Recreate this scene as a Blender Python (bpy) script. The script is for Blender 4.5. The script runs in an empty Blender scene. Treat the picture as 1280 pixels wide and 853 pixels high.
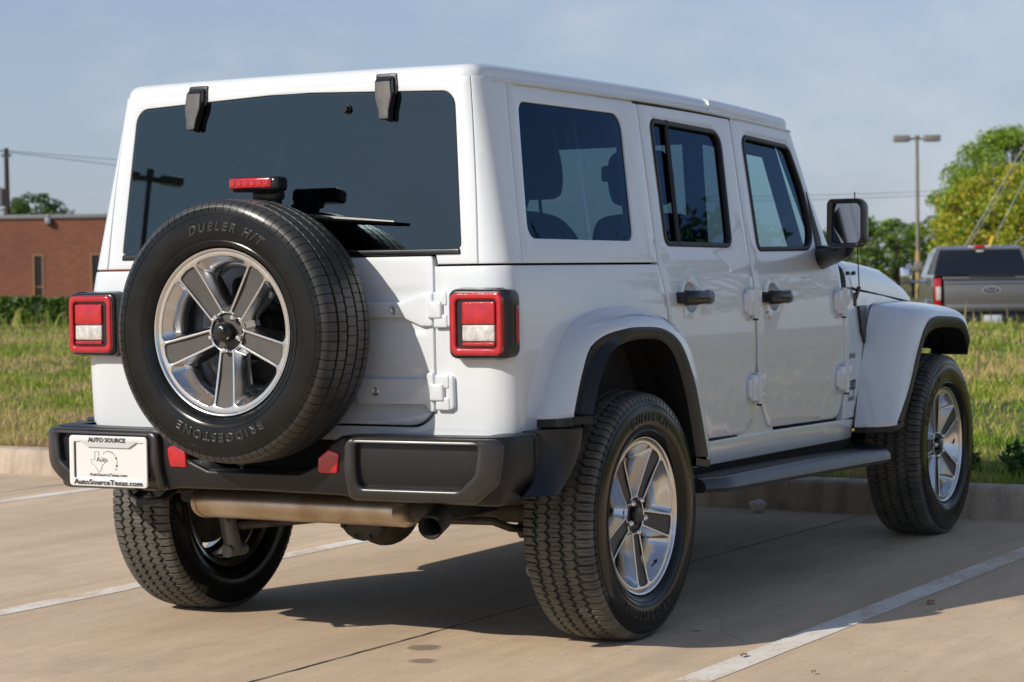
import bpy, bmesh, math, random
import numpy as np
from mathutils import Vector, Matrix
from mathutils.geometry import delaunay_2d_cdt
R = math.radians
PI = math.pi
rng = np.random.default_rng(7)
random.seed(7)
sc = bpy.context.scene
COL = sc.collection

# ------------------------------------------------------------------ camera, world, sun, exposure
SUN_AZ, SUN_EL = 27.0, 33.0          # light travels towards +X and -Y (degrees from +X), elevation
cd = bpy.data.cameras.new('camera')
co = bpy.data.objects.new('camera', cd)
COL.objects.link(co)
CF = Vector((0.87080315, 0.49064408, -0.03114892))
CR = Vector((0.49045636, -0.8713544, -0.01393084))
CU = Vector((0.03397683, 0.00314617, 0.99941767))
CC = Vector((-6.16643989, -3.91819761, 1.16306056))
FPX = 2711.32
mw = Matrix.Identity(4)
for i in range(3):
    mw[i][0], mw[i][1], mw[i][2], mw[i][3] = CR[i], CU[i], -CF[i], CC[i]
co.matrix_world = mw
cd.sensor_width = 36
cd.lens = FPX / 1280 * 36
cd.clip_start = 0.1
cd.clip_end = 3000
cd.dof.use_dof = True
cd.dof.focus_distance = 6.7
cd.dof.aperture_fstop = 7.1
sc.camera = co

w = bpy.data.worlds.new('World')
sc.world = w
w.use_nodes = True
nt = w.node_tree
bg = nt.nodes['Background']
sky = nt.nodes.new('ShaderNodeTexSky')
tc = nt.nodes.new('ShaderNodeTexCoord')
sky.sky_type = 'NISHITA'
sky.sun_disc = False
sky.sun_elevation = R(SUN_EL)
dirsun = Vector((-math.cos(R(SUN_AZ)), math.sin(R(SUN_AZ)), 0))
sky.sun_rotation = math.atan2(dirsun.x, dirsun.y)
sky.air_density = 1.0
sky.dust_density = 0.7
sky.ozone_density = 1.6
# thin high cirrus mixed into the sky
mp = nt.nodes.new('ShaderNodeMapping')
mp.inputs['Rotation'].default_value = (0.2, 0.5, R(25))
mp.inputs['Scale'].default_value = (2.4, 7.0, 12.0)
ns = nt.nodes.new('ShaderNodeTexNoise')
ns.inputs['Scale'].default_value = 1.1
ns.inputs['Detail'].default_value = 7
ns.inputs['Roughness'].default_value = 0.55
cr = nt.nodes.new('ShaderNodeValToRGB')
cr.color_ramp.elements[0].position = 0.50
cr.color_ramp.elements[0].color = (0, 0, 0, 1)
cr.color_ramp.elements[1].position = 0.72
cr.color_ramp.elements[1].color = (0.55, 0.55, 0.55, 1)
mx = nt.nodes.new('ShaderNodeMix')
mx.data_type = 'RGBA'
tint = nt.nodes.new('ShaderNodeMix')
tint.data_type = 'RGBA'
tint.blend_type = 'MULTIPLY'
tint.inputs[0].default_value = 1.0
tint.inputs[7].default_value = (1.0, 0.985, 1.02, 1)
nt.links.new(tc.outputs['Generated'], mp.inputs['Vector'])
nt.links.new(mp.outputs['Vector'], ns.inputs['Vector'])
nt.links.new(ns.outputs['Fac'], cr.inputs['Fac'])
nt.links.new(cr.outputs['Color'], mx.inputs[0])
hz = nt.nodes.new('ShaderNodeMix')
hz.data_type = 'RGBA'
geo = nt.nodes.new('ShaderNodeSeparateXYZ')
nt.links.new(tc.outputs['Generated'], geo.inputs[0])
hr = nt.nodes.new('ShaderNodeMapRange')
hr.inputs[1].default_value = 0.0
hr.inputs[2].default_value = 0.6
hr.inputs[3].default_value = 0.62
hr.inputs[4].default_value = 0.12
nt.links.new(geo.outputs['Z'], hr.inputs[0])
nt.links.new(hr.outputs[0], hz.inputs[0])
hz.inputs[7].default_value = (3.15, 3.95, 5.45, 1)
nt.links.new(sky.outputs['Color'], hz.inputs[6])
nt.links.new(hz.outputs[2], tint.inputs[6])
nt.links.new(tint.outputs[2], mx.inputs[6])
mx.inputs[7].default_value = (6.0, 6.2, 6.8, 1)
nt.links.new(mx.outputs[2], bg.inputs['Color'])
bg.inputs['Strength'].default_value = 0.109

sd = bpy.data.lights.new('sun', 'SUN')
sd.energy = 4.4
sd.angle = R(0.5)
sd.color = (1.0, 0.925, 0.82)
so = bpy.data.objects.new('sun', sd)
COL.objects.link(so)
ld = Vector((math.cos(R(SUN_AZ)) * math.cos(R(SUN_EL)), -math.sin(R(SUN_AZ)) * math.cos(R(SUN_EL)), -math.sin(R(SUN_EL))))
so.rotation_euler = ld.to_track_quat('-Z', 'Y').to_euler()
sc.view_settings.view_transform = 'Standard'
sc.view_settings.look = 'None'
sc.view_settings.exposure = 0.0
sc.view_settings.gamma = 1.0
sc.view_settings.use_curve_mapping = False
try:
    sc.cycles.max_bounces = 10
    sc.cycles.transparent_max_bounces = 16
    sc.cycles.caustics_reflective = False
    sc.cycles.caustics_refractive = False
    sc.cycles.sample_clamp_indirect = 6
except Exception:
    pass


def ray(px, py):
    return CF + CR * ((px - 640) / FPX) - CU * ((py - 426.5) / FPX)


def at(px, dist, z=0.0):
    """ground position seen in column px at forward distance dist"""
    d = ray(px, 342)
    p = CC + d * dist
    return Vector((p.x, p.y, z))


# ------------------------------------------------------------------ materials
MATS = {}


def pbr(name, col, rough=0.5, metal=0.0, coat=0.0, var=None, bump=None, spec=0.5, col2=None, sheen=0.0, aniso=None, bdist=0.002):
    m = bpy.data.materials.new(name)
    m.use_nodes = True
    n = m.node_tree.nodes
    l = m.node_tree.links
    b = n['Principled BSDF']
    b.inputs['Base Color'].default_value = (*col, 1)
    b.inputs['Roughness'].default_value = rough
    b.inputs['Metallic'].default_value = metal
    b.inputs['Coat Weight'].default_value = coat
    b.inputs['Coat Roughness'].default_value = 0.02
    b.inputs['Specular IOR Level'].default_value = spec
    t = n.new('ShaderNodeTexCoord')
    if var:
        s, amt = var
        t1 = n.new('ShaderNodeTexNoise')
        t1.inputs['Scale'].default_value = s
        t1.inputs['Detail'].default_value = 6
        l.new(t.outputs['Object'], t1.inputs['Vector'])
        x = n.new('ShaderNodeMix')
        x.data_type = 'RGBA'
        c2 = col2 if col2 else tuple(c * (1 - amt) for c in col)
        x.inputs[6].default_value = (*col, 1)
        x.inputs[7].default_value = (*c2, 1)
        r = n.new('ShaderNodeMapRange')
        r.inputs[1].default_value = 0.35
        r.inputs[2].default_value = 0.65
        l.new(t1.outputs['Fac'], r.inputs[0])
        l.new(r.outputs[0], x.inputs[0])
        l.new(x.outputs[2], b.inputs['Base Color'])
        rr = n.new('ShaderNodeMapRange')
        rr.inputs[3].default_value = max(0, rough - 0.06)
        rr.inputs[4].default_value = min(1, rough + 0.08)
        l.new(t1.outputs['Fac'], rr.inputs[0])
        l.new(rr.outputs[0], b.inputs['Roughness'])
    if bump:
        s, st = bump
        t2 = n.new('ShaderNodeTexNoise')
        t2.inputs['Scale'].default_value = s
        t2.inputs['Detail'].default_value = 4
        l.new(t.outputs['Object'], t2.inputs['Vector'])
        bp = n.new('ShaderNodeBump')
        bp.inputs['Strength'].default_value = st
        bp.inputs['Distance'].default_value = bdist
        l.new(t2.outputs['Fac'], bp.inputs['Height'])
        l.new(bp.outputs[0], b.inputs['Normal'])
    MATS[name] = m
    return m


WHITE = pbr('white_paint', (0.645, 0.682, 0.708), 0.25, coat=1.0, var=(3, 0.02), bump=(2.0, 0.06), bdist=0.004)
STEPM = pbr('step_plastic', (0.03, 0.031, 0.034), 0.3, var=(30, 0.2), bump=(300, 0.2), bdist=0.0005, spec=0.8)
BLACKP = pbr('black_plastic', (0.013, 0.0135, 0.015), 0.38, var=(9, 0.25), bump=(420, 0.35), bdist=0.0006, spec=0.4)
CAPM = pbr('bumper_cap_plastic', (0.022, 0.022, 0.023), 0.32, var=(9, 0.2), bump=(420, 0.25), bdist=0.0005, spec=0.7)
BLACKS = pbr('black_satin', (0.010, 0.010, 0.011), 0.27, coat=0.2, var=(12, 0.2))
BLACKM = pbr('black_matte', (0.012, 0.012, 0.012), 0.8, var=(8, 0.3))
RUBBER = pbr('tyre_rubber', (0.052, 0.052, 0.048), 0.6, var=(14, 0.3), bump=(160, 0.3), bdist=0.0006, spec=0.55, col2=(0.105, 0.100, 0.085))
RUBBERN = pbr('new_tyre_rubber', (0.026, 0.026, 0.026), 0.42, var=(14, 0.3), bump=(160, 0.2), bdist=0.0005, spec=0.5, col2=(0.040, 0.039, 0.036))
SIDEW = pbr('tyre_sidewall', (0.005, 0.005, 0.0052), 0.15, var=(9, 0.3), bump=(60, 0.15), bdist=0.0006, spec=0.32, col2=(0.010, 0.0105, 0.010))
LETTER = pbr('tyre_lettering', (0.013, 0.013, 0.013), 0.34, spec=0.6)
SEAL = pbr('window_seal', (0.012, 0.012, 0.013), 0.5)
POLISH = pbr('polished_alloy', (0.74, 0.73, 0.71), 0.18, metal=1.0, var=(30, 0.08))
SILVER = pbr('silver_alloy', (0.66, 0.66, 0.66), 0.17, metal=1.0)
SPOKEG = pbr('grey_spoke_paint', (0.095, 0.088, 0.083), 0.5, metal=0.0, coat=0.0, spec=0.2, var=(30, 0.1))
CHROME = pbr('chrome', (0.75, 0.75, 0.75), 0.08, metal=1.0)
STEEL = pbr('heat_shield_steel', (0.62, 0.53, 0.42), 0.36, metal=0.85, var=(7, 0.35), bump=(18, 0.3), col2=(0.42, 0.31, 0.2))
IRON = pbr('dirty_iron', (0.09, 0.08, 0.068), 0.7, metal=0.3, var=(20, 0.5), bump=(60, 0.4))
SHOCK = pbr('shock_grey', (0.24, 0.235, 0.22), 0.45, metal=0.3, var=(20, 0.2))
UNDER = pbr('underbody', (0.02, 0.019, 0.018), 0.75, var=(6, 0.4))
FABRIC = pbr('seat_fabric', (0.016, 0.017, 0.02), 0.85, var=(60, 0.2), bump=(300, 0.4))
HEADL = pbr('headliner', (0.02, 0.02, 0.022), 0.9)
HINGEM = pbr('hinge_lit_face_grey', (0.12, 0.11, 0.10), 0.3, metal=0.2, coat=0.3, var=(60, 0.2))
SCREW = pbr('screw_metal', (0.6, 0.6, 0.58), 0.35, metal=0.8)


def glass(name, tint, refl=(1, 1, 1), rough=0.0, ior=1.6):
    m = bpy.data.materials.new(name)
    m.use_nodes = True
    n = m.node_tree.nodes
    l = m.node_tree.links
    n.remove(n['Principled BSDF'])
    o = n['Material Output']
    tr = n.new('ShaderNodeBsdfTransparent')
    tr.inputs[0].default_value = (*tint, 1)
    gl = n.new('ShaderNodeBsdfGlossy')
    gl.inputs['Roughness'].default_value = rough
    gl.inputs['Color'].default_value = (*refl, 1)
    fr = n.new('ShaderNodeFresnel')
    fr.inputs['IOR'].default_value = ior
    mx_ = n.new('ShaderNodeMixShader')
    l.new(fr.outputs[0], mx_.inputs[0])
    l.new(tr.outputs[0], mx_.inputs[1])
    l.new(gl.outputs[0], mx_.inputs[2])
    l.new(mx_.outputs[0], o.inputs['Surface'])
    return m


GL_PRIV = glass('privacy_glass', (0.17, 0.23, 0.26), (.30, .50, .80), ior=1.42)
GL_FRONT = glass('front_glass', (0.60, 0.74, 0.75), (.4, .6, .85), ior=1.45)
GL_REAR = glass('rear_window_glass', (0.24, 0.28, 0.31), (.62, .86, .97), ior=1.90)


def redlens(name, col, rough=0.12):
    m = pbr(name, col, rough, coat=1.0, var=(35, 0.25), bump=(240, 0.5), bdist=0.001)
    return m


RED = redlens('red_lens', (0.50, 0.003, 0.012))
REDD = redlens('deep_red_lens', (0.42, 0.004, 0.008))
CLEARL = pbr('clear_lens', (0.62, 0.60, 0.56), 0.18, coat=1.0, var=(50, 0.35), bump=(300, 0.8))


# ------------------------------------------------------------------ mesh builder
class MB:
    def __init__(s):
        s.V = []
        s.F = []
        s.M = []

    def add(s, V, F, mi=0):
        o = len(s.V)
        s.V.extend([tuple(map(float, v)) for v in V])
        for f in F:
            s.F.append(tuple(i + o for i in f))
            s.M.append(mi)
        return s

    def box(s, c, size, bev=0.0, seg=2, mi=0, rot=None):
        bm = bmesh.new()
        bmesh.ops.create_cube(bm, size=1.0)
        for v in bm.verts:
            v.co = Vector((v.co.x * size[0], v.co.y * size[1], v.co.z * size[2]))
        if bev > 0:
            bmesh.ops.bevel(bm, geom=bm.edges[:], offset=min(bev, min(size) * 0.49), segments=seg, profile=0.5, affect='EDGES')
        return s.from_bm(bm, c, rot, mi)

    def from_bm(s, bm, c=(0, 0, 0), rot=None, mi=0):
        c = Vector(c)
        bm.verts.ensure_lookup_table()
        V = [((rot @ v.co) if rot is not None else v.co) + c for v in bm.verts]
        bm.verts.index_update()
        F = [[v.index for v in f.verts] for f in bm.faces]
        bm.free()
        return s.add(V, F, mi)

    def loft(s, rings, closed=True, caps=(False, False), mi=0, loop=False):
        V = []
        F = []
        n = len(rings[0])
        for r in rings:
            V.extend(r)
        m = len(rings)
        for i in range(m if loop else m - 1):
            j2 = (i + 1) % m
            for j in range(n if closed else n - 1):
                k = (j + 1) % n
                F.append((i * n + j, i * n + k, j2 * n + k, j2 * n + j))
        if caps[0]:
            F.append(tuple(range(n))[::-1])
        if caps[1]:
            F.append(tuple((m - 1) * n + j for j in range(n)))
        return s.add(V, F, mi)

    def tube(s, pts, r, n=12, caps=True, mi=0, flat=1.0):
        pts = [Vector(p) for p in pts]
        rs = r if isinstance(r, (list, tuple)) else [r] * len(pts)
        rings = []
        up = None
        for i, p in enumerate(pts):
            a = pts[max(0, i - 1)]
            b = pts[min(len(pts) - 1, i + 1)]
            t = (b - a).normalized()
            if up is None:
                up = Vector((0, 0, 1)) if abs(t.z) < 0.9 else Vector((1, 0, 0))
            x = t.cross(up).normalized()
            y = x.cross(t).normalized()
            up = y
            rings.append([p + x * (math.cos(2 * PI * k / n) * rs[i]) + y * (math.sin(2 * PI * k / n) * rs[i] * flat) for k in range(n)])
        return s.loft(rings, True, (caps, caps), mi)

    def lathe(s, prof, n=48, frame=None, mi=0, closed=False):
        """prof: (radius, axial) pairs; axis = local Z of frame"""
        rings = []
        for k in range(n):
            a = 2 * PI * k / n
            ring = [Vector((r * math.cos(a), r * math.sin(a), o)) for r, o in prof]
            if frame is not None:
                ring = [frame @ p for p in ring]
            rings.append(ring)
        return s.loft(rings, closed, (False, False), mi, loop=True)

    def build(s, name, mats, parent=None, angle=38, recalc=False, smooth=True):
        me = bpy.data.meshes.new(name)
        me.from_pydata(s.V, [], s.F)
        if not isinstance(mats, (list, tuple)):
            mats = [mats]
        for m in mats:
            me.materials.append(m)
        me.polygons.foreach_set('material_index', s.M)
        if recalc:
            bm = bmesh.new()
            bm.from_mesh(me)
            bmesh.ops.recalc_face_normals(bm, faces=bm.faces)
            bm.to_mesh(me)
            bm.free()
        if smooth:
            me.polygons.foreach_set('use_smooth', [True] * len(me.polygons))
            me.set_sharp_from_angle(angle=R(angle))
        me.update()
        o = bpy.data.objects.new(name, me)
        COL.objects.link(o)
        if parent is not None:
            o.parent = parent
        return o


def empty(name, loc=(0, 0, 0), rz=0.0):
    o = bpy.data.objects.new(name, None)
    o.empty_display_size = 0.1
    COL.objects.link(o)
    o.location = loc
    o.rotation_euler = (0, 0, rz)
    return o


def tag(o, label, cat, group=None):
    o['label'] = label
    o['category'] = cat
    if group:
        o['group'] = group
    return o


def struct(o, kind='structure'):
    o['kind'] = kind
    return o


def copy_tree(o, parent=None):
    c = o.copy()
    COL.objects.link(c)
    c.parent = parent
    for ch in list(o.children):
        copy_tree(ch, c)
    return c


def mirror_tree(o, parent):
    """a mirrored (y -> -y) copy of a part built in car coordinates, with its sub-parts"""
    c = o.copy()
    me = o.data.copy()
    n = len(me.vertices)
    co_ = np.empty(n * 3)
    me.vertices.foreach_get('co', co_)
    co_[1::3] *= -1
    me.vertices.foreach_set('co', co_)
    if o.name.startswith('badge_lettering'):      # keep the words readable on the other side
        xc = co_[0::3].min() + co_[0::3].max()
        co_[0::3] = xc - co_[0::3]
        me.vertices.foreach_set('co', co_)
    else:
        me.flip_normals()
    c.data = me
    COL.objects.link(c)
    c.parent = parent
    for ch in list(o.children):
        mirror_tree(ch, c)
    return c


# ------------------------------------------------------------------ 2D outlines and patches
def rp(pts, seg=6):
    """polygon with rounded corners: pts = (u, v) or (u, v, radius)"""
    out = []
    n = len(pts)
    for i in range(n):
        p = Vector(pts[i][:2])
        r = pts[i][2] if len(pts[i]) > 2 else 0.0
        a = Vector(pts[i - 1][:2]) - p
        b = Vector(pts[(i + 1) % n][:2]) - p
        if r <= 1e-6:
            out.append((p.x, p.y))
            continue
        an = a.normalized()
        bn = b.normalized()
        cosang = max(-1, min(1, an.dot(bn)))
        half = math.acos(cosang) / 2
        if half > PI / 2 - 0.02:
            out.append((p.x, p.y))
            continue
        t = min(r / math.tan(half), a.length * 0.49, b.length * 0.49)
        rr = t * math.tan(half)
        c = p + (an + bn).normalized() * (rr / math.sin(half))
        s0 = p + an * t - c
        s1 = p + bn * t - c
        a0 = math.atan2(s0.y, s0.x)
        a1 = math.atan2(s1.y, s1.x)
        d = (a1 - a0 + PI) % (2 * PI) - PI
        for k in range(seg + 1):
            q = a0 + d * k / seg
            out.append((c.x + rr * math.cos(q), c.y + rr * math.sin(q)))
    return out


def area2(p):
    return 0.5 * sum(p[i - 1][0] * p[i][1] - p[i][0] * p[i - 1][1] for i in range(len(p)))


def resample(p, step):
    out = []
    n = len(p)
    for i in range(n):
        a = p[i]
        b = p[(i + 1) % n]
        L = math.hypot(b[0] - a[0], b[1] - a[1])
        if L < 1e-7:
            continue
        k = max(1, int(math.ceil(L / step)))
        for j in range(k):
            out.append((a[0] + (b[0] - a[0]) * j / k, a[1] + (b[1] - a[1]) * j / k))
    return out


def offset(p, d):
    """offset to the left of travel (CCW: inward)"""
    n = len(p)
    out = []
    for i in range(n):
        a = Vector(p[i - 1])
        b = Vector(p[i])
        c = Vector(p[(i + 1) % n])
        e0 = (b - a).normalized()
        e1 = (c - b).normalized()
        n0 = Vector((-e0.y, e0.x))
        n1 = Vector((-e1.y, e1.x))
        m = n0 + n1
        if m.length < 1e-6:
            m = n0
        m.normalize()
        k = max(0.35, m.dot(n0))
        q = b + m * (d / k)
        out.append((q.x, q.y))
    return out


def inpoly(P, poly):
    x, y = P[:, 0], P[:, 1]
    ins = np.zeros(len(P), bool)
    n = len(poly)
    for i in range(n):
        x0, y0 = poly[i - 1]
        x1, y1 = poly[i]
        if y0 == y1:
            continue
        c = ((y0 > y) != (y1 > y)) & (x < (x1 - x0) * (y - y0) / (y1 - y0) + x0)
        ins ^= c
    return ins


def dist_poly(P, poly):
    q = np.array(poly)
    q2 = np.roll(q, -1, 0)
    d = np.full(len(P), 1e9)
    for a, b in zip(q, q2):
        ab = b - a
        L = ab @ ab
        if L < 1e-14:
            continue
        t = np.clip(((P - a) @ ab) / L, 0, 1)
        d = np.minimum(d, np.hypot(*(P - (a + t[:, None] * ab)).T))
    return d


def patch(mb, outline, S, holes=(), thick=0.01, bev=0.003, cell=0.04, step=None, mi=0, seg=3, back=False, flip=False):
    """a panel: outline (with holes) in (u, v) mapped through S(u, v, depth) with rounded edges"""
    step = step or cell
    loops = [list(outline)] + [list(h) for h in holes]
    if area2(loops[0]) < 0:
        loops[0].reverse()
    for h in loops[1:]:
        if area2(h) > 0:
            h.reverse()
    loops = [resample(l, step) for l in loops]
    inner = [offset(l, bev) if bev > 0 else l for l in loops]
    V2 = []
    E = []
    for l in inner:
        o = len(V2)
        V2.extend(l)
        E.extend([(o + i, o + (i + 1) % len(l)) for i in range(len(l))])
    A = np.array(inner[0])
    gx = np.arange(A[:, 0].min() + cell / 2, A[:, 0].max(), cell)
    gy = np.arange(A[:, 1].min() + cell / 2, A[:, 1].max(), cell)
    if len(gx) and len(gy):
        G = np.array(np.meshgrid(gx, gy)).reshape(2, -1).T
        k = inpoly(G, inner[0])
        for h in inner[1:]:
            k &= ~inpoly(G, h)
        G = G[k]
        if len(G):
            d = np.full(len(G), 1e9)
            for l in inner:
                d = np.minimum(d, dist_poly(G, l))
            G = G[d > cell * 0.45]
            V2.extend([tuple(g) for g in G])
    r = delaunay_2d_cdt([Vector(v) for v in V2], E, [], 0, 1e-7)
    vs, es, fs, ov = r[0], r[1], r[2], r[3]
    vs = [(v.x, v.y) for v in vs]
    if fs:
        cen = np.array([[sum(vs[i][0] for i in f) / 3, sum(vs[i][1] for i in f) / 3] for f in fs])
        k = inpoly(cen, inner[0])
        for h in inner[1:]:
            k &= ~inpoly(cen, h)
        fs = [f for f, kk in zip(fs, k) if kk]
    V = [S(u, v, 0.0) for u, v in vs]
    F = []
    for f in fs:
        a, b, c = f
        if area2([vs[a], vs[b], vs[c]]) < 0:
            f = (a, c, b)
        F.append(tuple(f))
    mapi = {}
    for ni, ol in enumerate(ov):
        for q in ol:
            mapi[q] = ni
    base = 0
    for l, l0 in zip(inner, loops):
        n = len(l)
        prev = [mapi[base + i] for i in range(n)]
        base += n
        rings = []
        if bev > 0:
            for k in range(1, seg + 1):
                a = PI / 2 * k / seg
                f = math.sin(a)
                rings.append(([(l[i][0] + (l0[i][0] - l[i][0]) * f, l[i][1] + (l0[i][1] - l[i][1]) * f) for i in range(n)], bev * (1 - math.cos(a))))
        if thick > bev:
            rings.append((l0, thick))
        for pts, d in rings:
            cur = list(range(len(V), len(V) + n))
            V.extend([S(p[0], p[1], d) for p in pts])
            for i in range(n):
                j = (i + 1) % n
                F.append((prev[i], cur[i], cur[j], prev[j]))
            prev = cur
        if back and len(loops) == 1:
            F.append(tuple(prev[::-1]))
    if flip:
        F = [f[::-1] for f in F]
    return mb.add(V, F, mi)


def catmull(P, n):
    P = np.array(P, float)
    m = len(P)
    t = np.linspace(0, m - 1, n)
    out = []
    for q in t:
        i = min(int(q), m - 2)
        f = q - i
        p0 = P[max(i - 1, 0)]
        p1 = P[i]
        p2 = P[i + 1]
        p3 = P[min(i + 2, m - 1)]
        out.append(0.5 * (2 * p1 + (p2 - p0) * f + (2 * p0 - 5 * p1 + 4 * p2 - p3) * f * f + (3 * p1 - p0 - 3 * p2 + p3) * f ** 3))
    return np.array(out)


def text_mesh(txt, size=1.0, extrude=0.0, off=0.0, shear=0.0, spacing=1.0):
    """vertices (centred on x) and faces of a line of text"""
    cu = bpy.data.curves.new('lettering', 'FONT')
    cu.body = txt
    cu.size = size
    cu.extrude = extrude
    cu.bevel_depth = extrude * .5 if extrude else 0
    cu.bevel_resolution = 0
    cu.offset = off
    cu.shear = shear
    cu.space_character = spacing
    cu.resolution_u = 3
    ob = bpy.data.objects.new('lettering', cu)
    COL.objects.link(ob)
    bpy.context.view_layer.update()
    dg = bpy.context.evaluated_depsgraph_get()
    me = bpy.data.meshes.new_from_object(ob.evaluated_get(dg))
    V = np.array([v.co[:] for v in me.vertices])
    F = [tuple(p.vertices) for p in me.polygons]
    bpy.data.objects.remove(ob)
    bpy.data.curves.remove(cu)
    bpy.data.meshes.remove(me)
    if len(V):
        V[:, 0] -= (V[:, 0].min() + V[:, 0].max()) / 2
    return V, F


def put_text(mb, txt, size, origin, ax, ay, extrude=0.0008, mi=0, width=None, off=0.0, shear=0.0):
    V, F = text_mesh(txt, 1.0, 0.0, off, shear)
    k = size
    kx = size
    if width:
        kx = width / (V[:, 0].max() - V[:, 0].min())
    o = Vector(origin)
    ax = Vector(ax)
    ay = Vector(ay)
    nz = ax.cross(ay).normalized()
    W = [o + ax * (v[0] * kx) + ay * (v[1] * k) + nz * extrude for v in V]
    mb.add(W, F, mi)
# ================================================================== THE SETTING
def nodes_of(name):
    m = bpy.data.materials.new(name)
    m.use_nodes = True
    return m, m.node_tree.nodes, m.node_tree.links, m.node_tree.nodes['Principled BSDF']


def noise(n, l, vec, scale, detail=5, rough=.55, dist=0.0):
    t = n.new('ShaderNodeTexNoise')
    t.inputs['Scale'].default_value = scale
    t.inputs['Detail'].default_value = detail
    t.inputs['Roughness'].default_value = rough
    t.inputs['Distortion'].default_value = dist
    l.new(vec, t.inputs['Vector'])
    return t.outputs['Fac']


def ramp(n, l, fac, stops):
    r = n.new('ShaderNodeValToRGB')
    e = r.color_ramp.elements
    while len(e) > 1:
        e.remove(e[0])
    e[0].position = stops[0][0]
    e[0].color = (*stops[0][1], 1) if len(stops[0][1]) == 3 else stops[0][1]
    for p, c in stops[1:]:
        k = e.new(p)
        k.color = (*c, 1)
    l.new(fac, r.inputs['Fac'])
    return r.outputs['Color']


def mixc(n, l, fac, a, b, mode='MIX'):
    x = n.new('ShaderNodeMix')
    x.data_type = 'RGBA'
    x.blend_type = mode
    for sock, v in ((x.inputs[0], fac), (x.inputs[6], a), (x.inputs[7], b)):
        if isinstance(v, (int, float)):
            sock.default_value = v
        elif isinstance(v, tuple):
            sock.default_value = (*v, 1) if len(v) == 3 else v
        else:
            l.new(v, sock)
    return x.outputs[2]


def mathn(n, l, op, a, b=0.0, c=None):
    x = n.new('ShaderNodeMath')
    x.operation = op
    for i, v in enumerate((a, b, c)):
        if v is None:
            continue
        if isinstance(v, (int, float)):
            x.inputs[i].default_value = v
        else:
            l.new(v, x.inputs[i])
    return x.outputs[0]


def mapping(n, l, vec, scale=(1, 1, 1), rot=(0, 0, 0), loc=(0, 0, 0)):
    m = n.new('ShaderNodeMapping')
    m.inputs['Scale'].default_value = scale
    m.inputs['Rotation'].default_value = rot
    m.inputs['Location'].default_value = loc
    l.new(vec, m.inputs['Vector'])
    return m.outputs['Vector']


def bumpn(n, l, h, strength, dist, b):
    x = n.new('ShaderNodeBump')
    x.inputs['Strength'].default_value = strength
    x.inputs['Distance'].default_value = dist
    l.new(h, x.inputs['Height'])
    l.new(x.outputs[0], b.inputs['Normal'])


def concrete_nodes(n, l, vec, base=(0.62, 0.475, 0.325)):
    dark = tuple(c * .80 for c in base)
    lite = tuple(min(1, c * 1.16) for c in base)
    c = ramp(n, l, noise(n, l, vec, .55, 6, .6), [(.3, dark), (.5, base), (.72, lite)])
    # broom streaks and fine grit
    st = noise(n, l, mapping(n, l, vec, (1.2, 9, 1), (0, 0, R(-8))), 1.4, 6, .62)
    c = mixc(n, l, ramp(n, l, st, [(.38, (0, 0, 0)), (.68, (.55, .55, .55))]), c, tuple(x * .74 for x in base))
    gr = noise(n, l, vec, 120, 3, .7)
    c = mixc(n, l, ramp(n, l, gr, [(.40, (.5, .5, .5)), (.52, (0, 0, 0))]), c, tuple(x * .70 for x in base))
    pit = n.new('ShaderNodeTexVoronoi')
    pit.inputs['Scale'].default_value = 9
    l.new(vec, pit.inputs['Vector'])
    c = mixc(n, l, ramp(n, l, pit.outputs['Distance'], [(.03, (.75, .75, .75)), (.075, (0, 0, 0))]), c, (.20, .145, .10))
    bl = noise(n, l, vec, 3.5, 8, .72)
    c = mixc(n, l, ramp(n, l, bl, [(.36, (.7, .7, .7)), (.50, (0, 0, 0))]), c, tuple(x * .80 for x in base))
    gr2 = noise(n, l, vec, 38, 3, .7)
    c = mixc(n, l, ramp(n, l, gr2, [(.60, (0, 0, 0)), (.76, (.6, .6, .6))]), c, tuple(min(1, x * 1.3) for x in base))
    return c, gr


GND, n, l, b = nodes_of('concrete_paving')
g = n.new('ShaderNodeNewGeometry').outputs['Position']
c, gr = concrete_nodes(n, l, g)
# old dark stains where cars stand, drip spots, faint scrape
# lanes darkened by tyres, and hairline cracks
ln = noise(n, l, mapping(n, l, g, (.16, 2.0, 1), (0, 0, R(1))), 1.5, 5, .6)
c = mixc(n, l, ramp(n, l, ln, [(.47, (0, 0, 0)), (.68, (.45, .45, .45))]), c, (0.36, 0.275, 0.19))
cv = n.new('ShaderNodeTexVoronoi')
cv.feature = 'DISTANCE_TO_EDGE'
cv.inputs['Scale'].default_value = .42
wv = n.new('ShaderNodeMix')
wv.data_type = 'VECTOR'
wv.inputs[0].default_value = .16
nz = n.new('ShaderNodeTexNoise')
nz.inputs['Scale'].default_value = 2.2
nz.inputs['Detail'].default_value = 8
l.new(g, nz.inputs['Vector'])
l.new(g, wv.inputs[4])
l.new(nz.outputs['Color'], wv.inputs[5])
l.new(wv.outputs[1], cv.inputs['Vector'])
gate_ = noise(n, l, g, .5, 3)
crk = mathn(n, l, 'MULTIPLY', ramp(n, l, cv.outputs['Distance'], [(.0005, (.22, .22, .22)), (.002, (0, 0, 0))]), ramp(n, l, gate_, [(.53, (0, 0, 0)), (.60, (1, 1, 1))]))
c = mixc(n, l, crk, c, (0.12, 0.085, 0.06))
st = noise(n, l, mapping(n, l, g, (.9, 1.6, 1)), .9, 5, .6)
c = mixc(n, l, ramp(n, l, st, [(.56, (0, 0, 0)), (.74, (.5, .5, .5))]), c, (0.22, 0.18, 0.145))
dist = n.new('ShaderNodeTexCoord')
wob = noise(n, l, g, 22, 3)
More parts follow.
